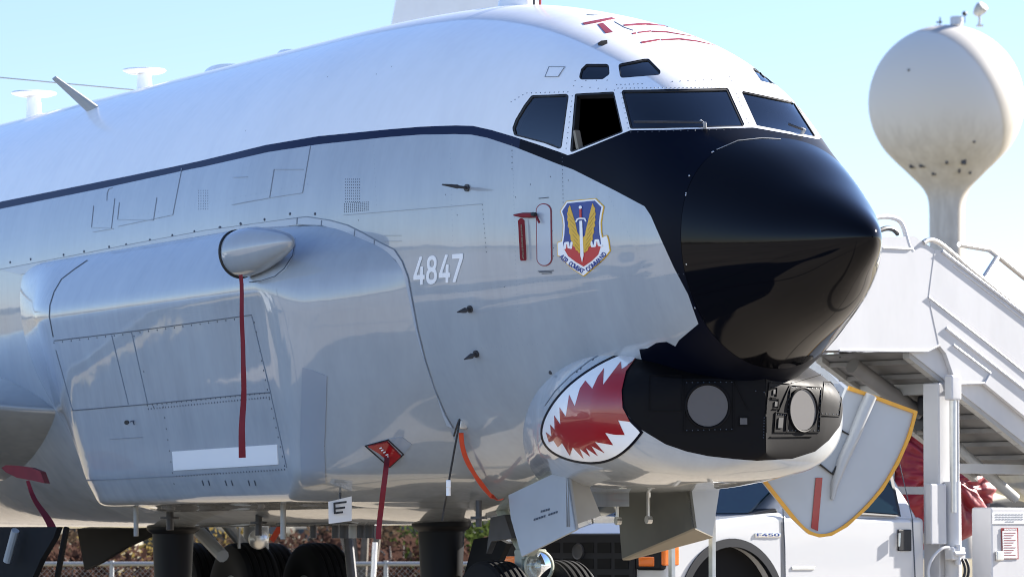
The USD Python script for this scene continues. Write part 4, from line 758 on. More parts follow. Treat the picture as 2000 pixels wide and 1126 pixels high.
# ---- port main gear seen under the belly
C0 = at_plane(jet, [(550, 1120)], 1, 3.36)[0]; mx = C0[0]; WR = 0.62
mg = jet.lpart('main_gear', cat_([tube([(mx - .7, 3.36, 0.9), (mx - .7, 3.36, 2.4)], 0.14, 16), tube([(mx + .1, 3.36, .66), (mx - 1.5, 3.36, .66)], 0.12, 12), tube([(mx - .7, 3.3, 1.1), (mx + .2, 2.2, 1.9)], 0.06, 10)]), 'stair_grey')
for i in (0, 1):
    for s in (-1, 1):
        tp = jet.lpart('main_wheel', tyre((mx - 1.42 * i, 3.36 + s * 0.435, WR + 0.55 * 0), WR + 0.0, 0.42), 'tyre_rubber', smooth=25); jet.lpart('rim', lathe([(0, -.15), (.12, -.17), (.25, -.14), (.29, -.16), (.29, .16), (.25, .14), (.12, .17), (0, .15)], 36, (0, 1, 0), (mx - 1.42 * i, 3.36 + s * 0.435, WR)), 'stair_grey', under=tp)
def plate(px, p, m, name, th=0.05): jet.lpart(name, prism_pts(at_plane(jet, px, 1, p), np.array([0, th, 0])), m, smooth=False)
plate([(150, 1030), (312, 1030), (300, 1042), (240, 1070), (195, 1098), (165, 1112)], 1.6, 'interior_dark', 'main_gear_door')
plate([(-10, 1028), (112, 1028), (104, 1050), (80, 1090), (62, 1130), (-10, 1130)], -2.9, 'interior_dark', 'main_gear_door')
for a_, b_, p, r, m in (((388, 1036), (435, 1085), 2.4, .07, 'stair_grey'), ((400, 1030), (420, 1060), 2.6, .03, 'dark_metal'), ((130, 1030), (112, 1126), -1.2, 0.03, 'interior_dark'), ((30, 1035), (14, 1095), -3.0, 0.035, 'stair_grey'), ((467, 1030), (467, 1070), 2.0, .015, 'stair_grey'), ((678, 1030), (688, 1130), 2.2, 0.05, 'dark_metal')):
    q = at_plane(jet, [a_, b_], 1, p); jet.lpart('gear_strut', tube(q, r, 10), m)
q = at_plane(jet, [(505, 1052)], 1, 1.2)[0]; jet.lpart('landing_light', cat_([trimesh.Trimesh(*meshkit.arrays(m3.Manifold.sphere(0.10, 24).translate([float(v) for v in q]))[:2])]), 'bare_metal', smooth=40)

# ================================================================== what hangs on the aircraft
RR = 'red streamers and covers hung on the parked aircraft'
right = np.array([1.0, 0, 0])
def hang(name, pts_local, w, m, label, cat='streamer', n=20, across=None, extra=()):
    P = jet.world(np.array(pts_local)); t = Thing(name, label, cat, P[-1], 0.0, RR); t.part('ribbon', band(P, w, right if across is None else across, 0.005, n, 0.3), m)
    return t
p1 = at_plane(jet, [(470, 536), (471, 570), (474, 640), (475, 760), (473, 893)], 1, -2.36); hang('warning_streamer', p1, np.r_[np.linspace(0.03, .035, 8), np.linspace(.035, 0.055, 12)], 'red_fabric', 'long dark red ribbon hanging from the scoop down the cheek panel')
p1 = at_plane(jet, [(470, 560), (478, 600), (488, 625), (486, 650)], 1, -2.33); 
P2a = K_.at([(757, 885)], 0.05)[0]; p2 = np.vstack([[P2a], at_plane(jet, [(752, 930), (745, 985), (739, 1052)], 1, P2a[1] - 0.12)]); plug = hang('inlet_plug', p2, 0.042, 'red_fabric', 'red plug in the diamond shaped belly inlet with its long strap', 'inlet cover')
rd = K_.draw(zE([(1250, 178), (1388, 146), (1484, 245), (1402, 318), (1384, 268), (1330, 225)]), 0.03, 0.035); plug.part('plug_face', SheetMesh(rd.v, rd.f, rd.n) if False else trimesh.Trimesh(jet.world(rd.v), rd.f, process=False), 'red_paint')
for p in ([(1335, 185), (1352, 180)], [(1345, 200), (1362, 195)], [(1362, 215), (1378, 208)], [(1378, 232), (1396, 226)], [(1390, 240), (1400, 250)]):
    rd = K_.stroke(zE(p), 2.0, 0.036); plug.part('plug_lettering', trimesh.Trimesh(jet.world(rd.v), rd.f, process=False), 'decal_white')
P3 = F_.at([(905, 840)], 0.03)[0]; p3 = np.vstack([[P3], F_.at([(914, 878), (935, 920), (955, 948)], 0.05), at_plane(jet, [(979, 974)], 1, -0.64)]); t3 = hang('grounding_strap', p3, 0.038, 'orange_fabric', 'orange red strap curving from the small clamp to the nose gear door', 'strap', 24)
cl = F_.at([(902, 828)])[0]; nn_ = F_.nrm([(902, 828)])[0]; t3.part('clamp', trimesh.Trimesh(jet.world(np.asarray(meshkit.arrays(rbox(cl - .035, cl + .035, .012))[0])), meshkit.arrays(rbox(cl - .035, cl + .035, .012))[1], process=False), 'bare_metal')
p4 = np.vstack([F_.at([(894, 842)], 0.05), at_plane(jet, [(888, 875), (880, 920), (875, 950)], 1, -1.36), at_plane(jet, [(869, 985), (864, 1016)], 1, -1.2)]); t4 = Thing('static_cable', 'thin black cable with white connector hanging beside the orange strap', 'cable', jet.world(p4[-1]), 0.0)
t4.part('cord', tube(jet.world(spline(p4, 24)), 0.008, 6), 'black_rubber'); c4 = jet.world(at_plane(jet, [(876, 944)], 1, -1.37)[0]); t4.part('connector', cat_([trimesh.Trimesh(*meshkit.arrays(rbox(c4 - [.018, .02, .03], c4 + [.018, .02, .03], .006))[:2]), tube([c4 - [0, 0, .09], c4 - [0, 0, .03]], .018, 8)]), 'decal_white')
# pitot strap and ribbon beside the red oval
b0 = F_.at(oz([(470, 385), (430, 305), (405, 297), (280, 300), (175, 298)]), 0.03); t5 = Thing('remove_before_flight_tag', 'short red ribbon reading REMOVE BEFORE FLIGHT beside the red oval', 'streamer', jet.world(b0[3]), 0.0, RR)
t5.part('clip', tube(jet.world(b0), [0.008, 0.010, 0.018, 0.02, 0.006], 8), 'red_fabric'); t5.part('clip_cap', tube(jet.world(F_.at(oz([(400, 290), (440, 293)]), 0.04)), 0.016, 8), 'black_rubber')
rb = F_.at(oz([(265, 335), (272, 450), (280, 600), (292, 820)]), 0.035); dn = F_.nrm(oz([(275, 500)]))[0]; t5.part('ribbon', band(jet.world(rb), np.r_[0.015, np.full(18, 0.05), 0.04], right, 0.004, 20), 'red_fabric')
A_, B_ = np.array(oz([(266, 405)])[0]), np.array(oz([(290, 800)])[0]); d_ = (B_ - A_); L_ = np.linalg.norm(d_); d_ /= L_; tm = meshkit.text_mesh('REMOVE BEFORE FLIGHT', 1.0, 0.002, True).bounds[1, 0]; k_ = L_ / tm
tx = F_.text('REMOVE BEFORE FLIGHT', A_ + np.array([-2.2, 0]), d_ * k_, np.array([4.4, 0.3]), 0.042, True); t5.part('lettering', trimesh.Trimesh(jet.world(tx.v), tx.f, process=False), 'interior_tan', smooth=False)
# red cover under the wing root
cp = z4([(10, 342), (40, 322), (120, 325), (215, 338), (290, 368), (320, 452), (230, 432), (120, 412), (40, 372)]); cw = jet.world(at_plane(jet, cp, 1, -2.35))
t6 = Thing('intake_cover', 'dark red padded cover under the wing root at the left edge', 'cover', cw[-1], 0.0, RR); t6.part('pad', prism_pts(cw, np.array([0.02, 0.25, 0.0])), 'red_fabric'); q = jet.world(at_plane(jet, [(54, 938), (68, 975), (88, 1005), (106, 1042)], 1, -2.4)); t6.part('ribbon', band(q, np.linspace(.03, .075, 16), right, 0.005, 16), 'red_fabric')
# the lettered card under the belly
es = jet.world(at_plane(jet, [(641, 979), (687, 968), (687, 1016), (642, 1022)], 0, at_plane(jet, [(664, 1000)], 1, -1.5)[0][0])); t7 = Thing('letter_card', 'white card with black letter E fixed under the belly', 'sign', es[3], 0.0)
t7.part('card', prism_pts(es, np.array([0.0, 0.012, 0.0])), 'decal_white', smooth=False)
def letter_strip(px): return prism_pts(np.array([es[0] * 0 + w for w in at_depth(px, float(es[:, 1].min()) - 0.004)]), np.array([0, 0.003, 0]))
for p in ([(651, 981), (655, 980), (656, 1002), (652, 1003)], [(655, 980), (677, 977), (677, 981), (655, 984)], [(655, 990), (674, 988), (674, 992), (655, 994)], [(655, 999), (670, 997), (670, 1001), (655, 1003)]): t7.part('letter', letter_strip(p), 'black_rubber', smooth=False)
a_ = es[0] * .5 + es[1] * .5 + np.array([0, 0.03, 0]); b_ = a_ + np.array([0, 0.02, 0.35]); t7.part('bracket', tube([a_ - [0, 0, .03], b_], 0.01, 6), 'dark_metal')
p_ = at_depth([(548, 1025), (540, 1040), (530, 1055)], 44.0); t8 = Thing('orange_tag', 'small orange red tag hanging behind the belly above the wheels', 'tag', p_[-1], 0.0); t8.part('ribbon', band(p_, 0.06, right, 0.005, 10), 'orange_fabric')

# ================================================================== stair truck
PSI = math.radians(48); tr = Thing('stair_truck', 'white pickup based passenger stair truck behind the black nose', 'stair truck', (1.323, 36.5, 0), math.atan2(-math.cos(PSI), -math.sin(PSI)))
T = lambda px, y: at_plane(tr, px, 1, y)
T1 = lambda px, y: at_plane(tr, [px], 1, y)[0]
def rr(lo, hi, r=0.03, seg=10): return trimesh.Trimesh(*meshkit.arrays(rbox(lo, hi, r, seg))[:2])
def hull_s(pts, r, seg=10):
    s = m3.Manifold.sphere(r, seg); return m3.Manifold.batch_hull([s.translate([float(a) for a in p]) for p in pts])
W2_ = 2.12; xd, xr = T1((1528, 1010), 0)[0], T1((1808, 1049), 0)[0]; zs = 1.46
r_ = 0.07
hoodb = hull_s([(x, y, z) for y in (-r_, -W2_ + r_) for x, z in ((-r_, 0.62), (-r_, 1.22), (-0.35, 1.33), (xd - .02, 1.43), (xd - .02, 0.62))], r_, 16)
cabb = hull_s([(x, y, z) for y in (-0.05, -W2_ + 0.05) for x, z in ((xd + .02, 0.5), (xd + .02, zs - .05), (xr + .05, zs - .05), (xr + .05, 0.5))], 0.05, 12)
gh = hull_s([(x, y, z) for x, z, i in ((xd + .05, zs - .06, .06), (xr + .1, zs - .06, .06), (xd - .75, 1.98, .22), (xr + .42, 1.98, .22)) for y in (-i, -W2_ + i)], 0.05, 12)
ac = np.array([-0.80, -0.5, 0.60]); cyl = m3.Manifold.cylinder(1.2, 0.60, 0.60, 48).rotate([90, 0, 0]).translate([-0.80, 0.2, 0.60])
hb = hoodb - cyl
body = trimesh.util.concatenate([trimesh.Trimesh(*meshkit.arrays(m)[:2]) for m in (hb, cabb)])
bp_ = tr.lpart('body', body, 'truck_white', smooth=35)
tr.lpart('cab_roof', trimesh.Trimesh(*meshkit.arrays(gh)[:2]), 'truck_white', smooth=35)
an = np.linspace(math.radians(5), math.radians(175), 30); tr.lpart('arch_liner', lathe([(0, 0), (.60, 0.0), (.60, -.55), (0, -.55)], 40, (0, 1, 0), (-0.80, -0.12, 0.60)), 'interior_dark')
o_, i_ = [np.stack([-0.80 + r * np.cos(an), np.zeros(30), 0.60 + r * np.sin(an)], 1) for r in (0.665, 0.592)]
fl_ = np.vstack([o_, i_[::-1]]); fl_[:, 1] = 0.012; tr.lpart('wheel_arch_trim', prism_pts(fl_, np.array([0, -0.05, 0])), 'plastic_black', smooth=False)
wt = tr.lpart('wheel', tyre((-0.80, -0.17, 0.42), 0.42, 0.25), 'tyre_rubber', smooth=25); tr.lpart('rim', lathe([(0, .02), (.12, .04), (.2, 0.09), (.235, .12), (.235, -.1), (0, -.1)], 32, (0, 1, 0), (-0.80, -0.17, 0.42)), 'bare_metal', under=wt)
def side_y(z): return -0.012 - max(z - zs, 0) * (0.16 / 0.52) + 0.022
def side_quad(px, th=0.012, m='truck_glass', name='side_window', lift=0.0, under=None):
    P = T(px, 0.0); P = np.array([T1(p, side_y(q[2]) + lift) for p, q in zip(px, P)]); return tr.lpart(name, prism_pts(P, np.array([0, -th, 0])), m, smooth=False, under=under)
fr = side_quad([(1538, 1000), (1620, 1000), (1760, 1008), (1744, 930), (1720, 880), (1660, 870), (1600, 880)], 0.01, 'plastic_black', 'window_surround', 0.002); side_quad([(1545, 990), (1620, 993), (1754, 1003), (1739, 935), (1716, 885), (1660, 876), (1605, 886)], 0.004, 'truck_glass', 'side_window', 0.008)
ws = np.array([(xd + .16, -0.2, 1.49), (xd + .16, -W2_ + .2, 1.49), (xd - .66, -W2_ + .32, 1.98), (xd - .66, -.32, 1.98)]); ws[:, 0] += 0.07; tr.lpart('windshield', prism_pts(ws, np.array([-0.012, 0, -0.01])), 'truck_glass', smooth=False)
tr.lpart('cowl', hull_s([(xd + .30, -0.15, 1.44), (xd + .30, -W2_ + .15, 1.44), (xd + .02, -.08, 1.50), (xd + .02, -W2_ + .08, 1.50)], .03).to_mesh() and trimesh.Trimesh(*meshkit.arrays(hull_s([(xd + .30, -0.15, 1.44), (xd + .30, -W2_ + .15, 1.44), (xd + .02, -.08, 1.50), (xd + .02, -W2_ + .08, 1.50)], .03))[:2]), 'plastic_black')
def groove(a, b, w=0.006): 
    a_, b_ = T1(a, 0.003), T1(b, 0.003); tr.lpart('door_gap', tube([a_, b_], w, 5), 'line_dark')
groove((1529, 985), (1533, 1070)); groove((1533, 1070), (1534, 1140)); groove((1782, 1012), (1788, 1140)); groove((1757, 905), (1782, 1012), 0.005)
hd = T([(1752, 1033), (1778, 1033), (1778, 1074), (1754, 1075)], 0.0); tr.lpart('door_handle', rr(hd.min(0) - [0, .0, 0], hd.max(0) + [0, 0.018, 0], .02), 'plastic_black'); tr.lpart('handle_grip', tube(np.array([T1((1757, 1040), 0.03), T1((1756, 1066), 0.03)]), 0.012, 8), 'chrome')
b0, b1 = T1((1474, 1040), 0), T1((1524, 1049), 0); bd = tr.lpart('badge', rr((b1[0], -.004, b1[2]), (b0[0], 0.008, b0[2]), .006), 'chrome')
def truck_text(txt, x, z, w, h, y, m, under, bold=True, name='lettering'):
    t = meshkit.text_mesh(txt, 1.0, 0.01, bold); v = np.array(t.vertices); b = t.bounds; v = np.stack([x - (v[:, 0] - b[0, 0]) / (b[1, 0] - b[0, 0]) * w, y + np.where(v[:, 2] > 0.005, .002, -.002), z + v[:, 1] * h], 1)
    tt = trimesh.Trimesh(v, np.array(t.faces), process=False); tt.fix_normals(); tr.lpart(name, tt, m, smooth=False, under=under)
truck_text('F450', b0[0] - .02, b1[2] + .012, (b0[0] - b1[0]) - .04, (b0[2] - b1[2]) * .62, 0.0095, 'decal_blue', bd)
q0, q1 = T1((1546, 1105), 0), T1((1590, 1112), 0); tr.lpart('trim_badge', rr((q1[0], -.004, q1[2]), (q0[0], .007, q0[2]), .005), 'bare_metal')
# front: grille, lamps, bumper
tr.lpart('grille_frame', rr((-.02, -W2_ + .32, .80), (.035, -.36, 1.31), .02), 'plastic_black')
for i in range(3):
    for j in range(6): tr.lpart('grille_opening', bx((.036, -W2_ + .42 + j * .22, .86 + i * .14), (.039, -W2_ + .59 + j * .22, .95 + i * .14)), 'interior_dark')
em = np.array([0.045, -1.06, 1.15]); tr.lpart('grille_emblem', lathe([(0, .0), (.05, 0.0), (.062, .006), (.068, .012), (.072, 0.0), (.072, -.01), (0, -.01)], 32, (1, 0, 0), em), 'dark_metal', smooth=40)
for y0 in (-.36, -W2_ + .02):
    lp = tr.lpart('headlight', rr((-.10, y0, .99), (.03, y0 + .34, 1.24), .03), 'plastic_black'); tr.lpart('turn_signal', rr((-.08, y0 + .05, 1.02), (.036, y0 + .25, 1.11), .015), 'amber_lens', under=lp)
    tr.lpart('marker_lens', rr((-.16, y0 + .27 if y0 > -1 else y0 - .01, 1.03), (.022, y0 + .366 if y0 > -1 else y0 + .07, 1.22), .015), 'amber_lens', under=lp)
tr.lpart('bumper', rr((-.1, -W2_ - .02, .50), (.16, .02, .84), .05), 'dark_metal')
tr.lpart('chassis', bx((-8.5, -1.6, .45), (-3.4, -.5, .75)), 'dark_metal'); 
# stairs: side panels, stringer, treads and underside
pan = [(1560, 684), (1812, 684), (1834, 673), (1814, 580), (1826, 488), (1787, 461), (1722, 463), (1560, 468)]
st_ = [(1826, 488), (1840, 488), (2060, 656), (2060, 860), (1923, 748), (1868, 748), (1848, 690), (1834, 673), (1814, 580)]
tr.lpart('platform_panel', prism_pts(T(pan, 0.0), np.array([0, -0.04, 0])), 'stair_white', smooth=False); tr.lpart('stair_panel', prism_pts(T(st_, 0.003), np.array([0, -0.05, 0])), 'stair_white', smooth=False)
for p, w in (([(1814, 580), (1968, 700), (2060, 775)], .008), ([(1848, 640), (2000, 759), (2060, 806)], .016), ([(1862, 673), (1934, 728), (1923, 747), (1868, 749)], .011), ([(1840, 490), (2060, 658)], .018), ([(1862, 518), (2060, 670)], .008), ([(1725, 484), (1781, 486)], .008), ([(1640, 684), (1812, 685), (1834, 674)], .012)):
    tr.lpart('panel_rib', tube(T(p, 0.006), w, 6), 'stair_white')
off = np.array([0, -1.32, 0]); tr.lpart('far_panel', prism_pts(T(pan, 0.0) + off, np.array([0, -0.04, 0])), 'stair_white', smooth=False); tr.lpart('far_panel', prism_pts(T(st_, 0.003) + off, np.array([0, -0.05, 0])), 'stair_white', smooth=False)
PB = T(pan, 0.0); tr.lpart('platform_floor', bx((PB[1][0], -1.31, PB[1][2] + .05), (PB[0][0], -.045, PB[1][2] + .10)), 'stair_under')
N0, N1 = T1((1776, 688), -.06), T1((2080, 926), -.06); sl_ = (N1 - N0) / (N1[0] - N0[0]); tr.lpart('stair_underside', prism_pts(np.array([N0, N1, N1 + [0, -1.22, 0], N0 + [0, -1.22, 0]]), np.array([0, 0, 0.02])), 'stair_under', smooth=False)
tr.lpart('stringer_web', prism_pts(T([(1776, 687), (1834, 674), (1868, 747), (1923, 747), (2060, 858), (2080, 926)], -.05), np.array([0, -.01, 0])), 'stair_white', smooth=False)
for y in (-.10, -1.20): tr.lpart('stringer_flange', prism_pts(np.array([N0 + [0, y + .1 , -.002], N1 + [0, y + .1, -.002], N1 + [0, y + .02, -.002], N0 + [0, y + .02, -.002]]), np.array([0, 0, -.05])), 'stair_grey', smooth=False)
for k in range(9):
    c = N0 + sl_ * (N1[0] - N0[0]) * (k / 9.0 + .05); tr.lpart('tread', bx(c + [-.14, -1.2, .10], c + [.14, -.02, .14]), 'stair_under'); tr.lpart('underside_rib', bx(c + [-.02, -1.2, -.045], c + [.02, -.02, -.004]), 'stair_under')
tr.lpart('lift_cylinder', tube([N0 + [0.1, -.62, -.10], N0 + sl_ * (N1[0] - N0[0]) * .36 + [0, -.62, -.12]], .075, 16), 'stair_under'); tr.lpart('lift_ram', tube([N0 + sl_ * (N1[0] - N0[0]) * .36 + [0, -.62, -.12], N1 + [0, -.62, -.22]], .05, 14), 'stair_grey')
m_ = N0 + sl_ * (N1[0] - N0[0]) * .42; tr.lpart('cylinder_clamp', tube([m_ + [.12, -.6, -.15], m_ + [-.12, -.6, -.20]], .085, 10), 'plastic_black')
for y, dz in ((-.9, 0.012), (-.95, -.03)):
    pts = [T1((1640, 690), y) + [0, 0, dz], T1((1700, 690), y) + [0, 0, -dz], T1((1775, 686), y) + [0, 0, dz]]; tr.lpart('cable', tube(spline(pts, 12), .012, 6), 'black_rubber')
# posts, beams, hydraulics
pc = T1((1840, 900), -.10); tr.lpart('support_post', rr((pc[0] - .13, -.22, .4), (pc[0] + .13, -.02, T1((1840, 748), -.1)[2]), .015), 'stair_white')
cb = T1((1850, 758), -.1); tr.lpart('cross_beam', bx((cb[0] - .05, -1.30, cb[2] - .05), (cb[0] + .05, -.03, cb[2] + .05)), 'stair_grey')
c0 = T1((1861, 745), .07); c1 = T1((1862, 1000), .07); tr.lpart('bracket_head', rr(c0 + [-.07, -.05, -.17], c0 + [.07, .05, .06], .02), 'stair_white'); hc = tr.lpart('hydraulic_ram', tube([c0 + [0, 0, -.15], c1], .034, 14), 'bare_metal'); tr.lpart('hydraulic_line', tube([c0 + [-.055, .01, -.15], c1 + [-.055, .01, 0]], .012, 8), 'stair_white', under=hc)
tr.lpart('hydraulic_barrel', tube([T1((1860, 940), .03), T1((1862, 1140), .03)], .078, 20), 'stair_white'); vb = T1((1866, 1080), .11); tr.lpart('valve_block', cat_([rr(vb + [-.09, -.06, -.06], vb + [.09, .05, .06], .02), tube([vb + [0, .03, -.1], vb + [0, .03, .08]], .03, 10), tube([vb + [-.05, .06, 0], vb + [.08, .06, 0]], .02, 8)]), 'stair_white')
for k in (0, 1): tr.lpart('hose', tube(spline([vb + [-.03 - .05 * k, .05, -.05], vb + [-.05 - .05 * k, .07, -.13], vb + [-.01 - .05 * k, .06, -.26]], 10), .014, 8), 'black_rubber')
tr.lpart('hose', tube(spline([T1((1852, 1068), .12), T1((1832, 1076), .12), T1((1818, 1095), .1), T1((1814, 1128), .1)], 12), .014, 8), 'stair_white')
g0, g1 = T1((1817, 944), .06), T1((1848, 1062), .06); tr.lpart('guard_cover', rr((g1[0], -.01, g1[2]), (g0[0], .07, g0[2]), .012), 'stair_white')
bb0 = T1((1868, 914), -.30); bb1 = T1((2080, 914), -.30); tr.lpart('side_beam', bx((bb1[0], -.36, bb0[2] - .045), (bb0[0], -.26, bb0[2] + .045)), 'stair_grey')
# handrails
tr.lpart('handrail', tube(spline(T([(1803, 474), (1812, 469), (1826, 470), (1842, 480), (1880, 512), (1916, 542), (1990, 602)], 0.0), 30), .024, 10), 'bare_metal')
fr_ = tr.lpart('handrail', tube(T([(1873, 477), (1932, 487), (1949, 500), (2060, 590)], -1.0), .028, 10), 'bare_metal'); tr.lpart('rail_post', tube(np.array([T1((1949, 500), -1.0), T1((1916, 552), -.9)]), .028, 10), 'bare_metal', under=fr_)
tr.lpart('platform_rail', tube(spline(T([(1640, 424), (1712, 425), (1748, 426), (1757, 431), (1768, 455), (1782, 490)], -.02), 30), .024, 10), 'stair_white'); tr.lpart('platform_rail', tube(spline(T([(1715, 452), (1726, 447), (1742, 447), (1754, 457)], -.6), 12), .024, 8), 'dark_metal')
# control box
k0, k1 = T1((1936, 990), .05), T1((1936, 1140), .05); cbx = tr.lpart('control_box', rr((k0[0] - 1.1, -.20, .80), (k0[0], .05, k0[2]), .02), 'stair_white')
def box_plate(px, m, name, y=.053, th=.003): return tr.lpart(name, prism_pts(T(px, y), np.array([0, th, 0])), m, smooth=False, under=cbx)
box_plate([(1938, 1000), (2020, 1000), (2020, 1022), (1938, 1022)], 'decal_white', 'notice')
for i in range(4):
    for j in range(9 if i < 3 else 3):
        x = 1944 + j * 6.2 + (20 if i == 3 else 0); box_plate([(x, 1003 + i * 4.6), (x + 5, 1003 + i * 4.6), (x + 5, 1005 + i * 4.6), (x, 1005 + i * 4.6)], 'line_soft', 'notice_text', .0575, .001)
box_plate([(1955, 1030), (1988, 1030), (1989, 1091), (1957, 1091)], 'red_paint', 'warning_label'); box_plate([(1957.5, 1036), (1986, 1036), (1987, 1089), (1959, 1089)], 'decal_white', 'warning_label', .0575)
w0 = T1((1959, 1035), .05); w1 = T1((1985, 1031), .05); truck_text('WARNING', w0[0] - .004, w0[2], (w0[0] - w1[0]) - .008, (w1[2] - w0[2]) * .95, .0585, 'decal_white', cbx)
for i in range(10): box_plate([(1961, 1039 + i * 4.8), (1984 - (i % 3) * 4, 1039 + i * 4.8), (1984 - (i % 3) * 4, 1040.6 + i * 4.8), (1961, 1040.6 + i * 4.8)], 'mark_red', 'warning_text', .0615, .001)
lt_ = T([(1943, 1075), (1957, 1094)], .05); tr.lpart('latch', rr(lt_.min(0) - [0, .002, 0], lt_.max(0) + [0, .03, 0], .012), 'bare_metal', under=cbx)
# lamp under the platform and its bits
lq = T1((1811, 792), -.5); tr.lpart('work_lamp', rr(lq - [.09, .05, .09], lq + [.09, .05, .09], .02), 'plastic_black'); tr.lpart('lamp_lens', rr(lq + [-.06, .045, -.065], lq + [.06, .058, .065], .01), 'decal_white')

# ================================================================== red cover on the port inner engine
pr = np.array([(0.001, -.16), (.25, -.15), (.46, -.11), (.60, -.03), (.665, .10), (.69, .35), (.70, .8), (.69, 1.25), (.68, 1.5), (.672, 1.5)])
ss = np.r_[0, np.cumsum(np.linalg.norm(np.diff(pr, axis=0), axis=1))]; pf = PchipInterpolator(ss, pr)(np.linspace(0, ss[-1], 70)); cv = lathe(pf, 110, (-1, 0, 0), EC)
v = np.array(cv.vertices); nrm = np.array(cv.vertex_normals); rel = v - EC; ang_ = np.arctan2(rel[:, 1], rel[:, 2]); rad = np.hypot(rel[:, 1], rel[:, 2])
q = np.stack([np.cos(ang_) * 3.2, np.sin(ang_) * 3.2, rel[:, 0] * 1.6], 1) + np.stack([rad * 0, rad * 0, rad * 2.2], 1)
fold = np.abs(meshkit.fbm(q * 1.1, 3, 4) - .5) * 2; fine = meshkit.fbm(v * 5, 3, 8) - .5
cv.vertices = v + nrm * ((0.03 - 0.11 * (1 - fold) ** 4 * np.clip(rad / .4, .3, 1) + .035 * fine)[:, None])
tp_ = Thing('engine_cover', 'wrinkled red fabric cover over the port engine intake behind the stair truck', 'cover', tuple(jet.world(EC)), 0, RR)
tp_.part('fabric', trimesh.Trimesh(jet.world(cv.vertices), cv.faces, process=False), 'tarp_red', smooth=True)
sq = at_depth([(1735, 949), (1850, 950), (1850, 965), (1735, 964)], jet.world(EC)[1] - .42); tp_.part('strap', prism_pts(sq, np.array([0, .02, 0])), 'stair_grey', smooth=False)

# ================================================================== water tower
TY = 400.0; tb = at_depth([(1853, 1065)], TY)[0]; s_ = TY / FPX; zc_ = EYE + (1065 - 198) * s_; R_ = 152 * s_
M['tower_paint'] = usdkit.material(stage, '/World/Looks/tower_paint', {'g': ('texture_coordinate', {}), 'mp': ('mapping', {'scale': (0.55, 0.55, 0.10)}), 'n': ('noise_texture', {'scale': 1.6, 'detail': 7.0, 'roughness': 0.72}), 'n2': ('noise_texture', {'scale': 0.12, 'detail': 5.0}),
    's': ('separate_xyz', {}), 'z': ('map_range', {'from_min': zc_ - R_ * 0.95, 'from_max': zc_ + R_ * 0.25, 'to_min': 1.0, 'to_max': 0.0, 'clamp': True}), 'k': ('math', {'math_type': 'multiply'}), 'k2': ('math', {'math_type': 'multiply'}),
    'r': ('rgb_ramp', {'ramp': [(0.0, (0, 0, 0)), (0.20, (0.0, 0.0, 0.0)), (0.56, (1, 1, 1))]}), 'c': ('mix_color', {'a': (0.57, 0.545, 0.505), 'b': (0.25, 0.225, 0.20)}), 'p': ('principled_bsdf', {'roughness': 0.6})},
    [('g.object', 'mp.vector'), ('mp.vector', 'n.vector'), ('g.object', 'n2.vector'), ('g.object', 's.vector'), ('s.z', 'z.value'), ('z.result', 'k.value1'), ('n.fac', 'k.value2'), ('k.value', 'r.fac'), ('r.color', 'k2.value1'), ('n2.fac', 'k2.value2'), ('k2.value', 'c.fac'), ('c.result', 'p.base_color')], surface='p.BSDF')
wt_ = Thing('water_tower', 'weathered pale spherical water tower on a single pedestal', 'water tower', (tb[0], TY, 0))
th = np.linspace(0, math.radians(128), 40); pr = [(R_ * math.sin(t), zc_ + R_ * math.cos(t)) for t in th]
for hw, y in ((98, 315), (83, 329), (66, 346), (53, 359), (43, 372), (37, 386), (34.5, 402), (34, 430), (34, 600), (36, 800), (50, 960), (80, 1090)): pr.append((hw * s_, EYE + (1065 - y) * s_))
pr += [(88 * s_, 0), (0, 0)]; pr = np.array(pr); ss = np.r_[0, np.cumsum(np.linalg.norm(np.diff(pr[:-2], axis=0), axis=1))]; pf = PchipInterpolator(ss, pr[:-2])(np.linspace(0, ss[-1], 140)); pf = np.vstack([pf, pr[-2:]]); pf[0, 0] = 0
wt_.lpart('tank', lathe(pf, 72), 'tower_paint', smooth=40)
def tw(px): return wt_.local(at_depth([px], TY))[0] * [1, 0, 1]
wt_.lpart('hatch', lathe([(0, 0.5), (.55, .5), (.62, .35), (.62, -.3), (0, -.3)], 20, at=tw((1868, 43))), 'stair_white')
q = tw((1884, 27)); wt_.lpart('obstruction_light', cat_([tube([q + [0, 0, -.9], q], .05, 6), trimesh.Trimesh(*meshkit.arrays(m3.Manifold.sphere(.25, 12).translate([float(v) for v in q]))[:2])]), 'dark_metal')
q = tw((1836, 43)); wt_.lpart('aerial', cat_([tube([q + [0, 0, -.3], q + [0, 0, .45]], .07, 6), tube([q + [-.35, 0, -.05], q + [.2, 0, .0]], .09, 6)]), 'dark_metal')
q = tw((1913, 20)); wt_.lpart('beacon', cat_([tube([q + [0, 0, -1.5], q + [0, 0, -.4]], .12, 8), lathe([(0, -.65), (.3, -.6), (.5, -.2), (.62, .3), (.5, .62), (0, .7)], 16, (0.35, -0.3, 0.4), q), tube([q + [-.3, 0, -1.5], q + [.35, 0, -1.5]], .12, 6)]), 'stair_grey', smooth=40)
for (x, y, w, h) in ((1873, 322, .22, .34), (1778, 329, .3, .16), (1796, 330, .34, .12), (1818, 345, .2, .12), (1840, 324, .1, .22), (1866, 338, .08, .3), (1888, 342, .12, .14), (1890, 288, .1, .1), (1764, 150, .1, .1)):
    c_ = tw((x, y)); hw_ = float(np.interp(-c_[2], -pf[::-1, 1] * -1 * -1, pf[::-1, 0])) if False else float(np.interp(c_[2], pf[::-1, 1][2:], pf[::-1, 0][2:])); dy = -math.sqrt(max(hw_ ** 2 - c_[0] ** 2, 0.01)); wt_.lpart('rust_vent', bx([c_[0] - w, dy - .10, c_[2] - h], [c_[0] + w, dy + .25, c_[2] + h]), 'dark_metal')
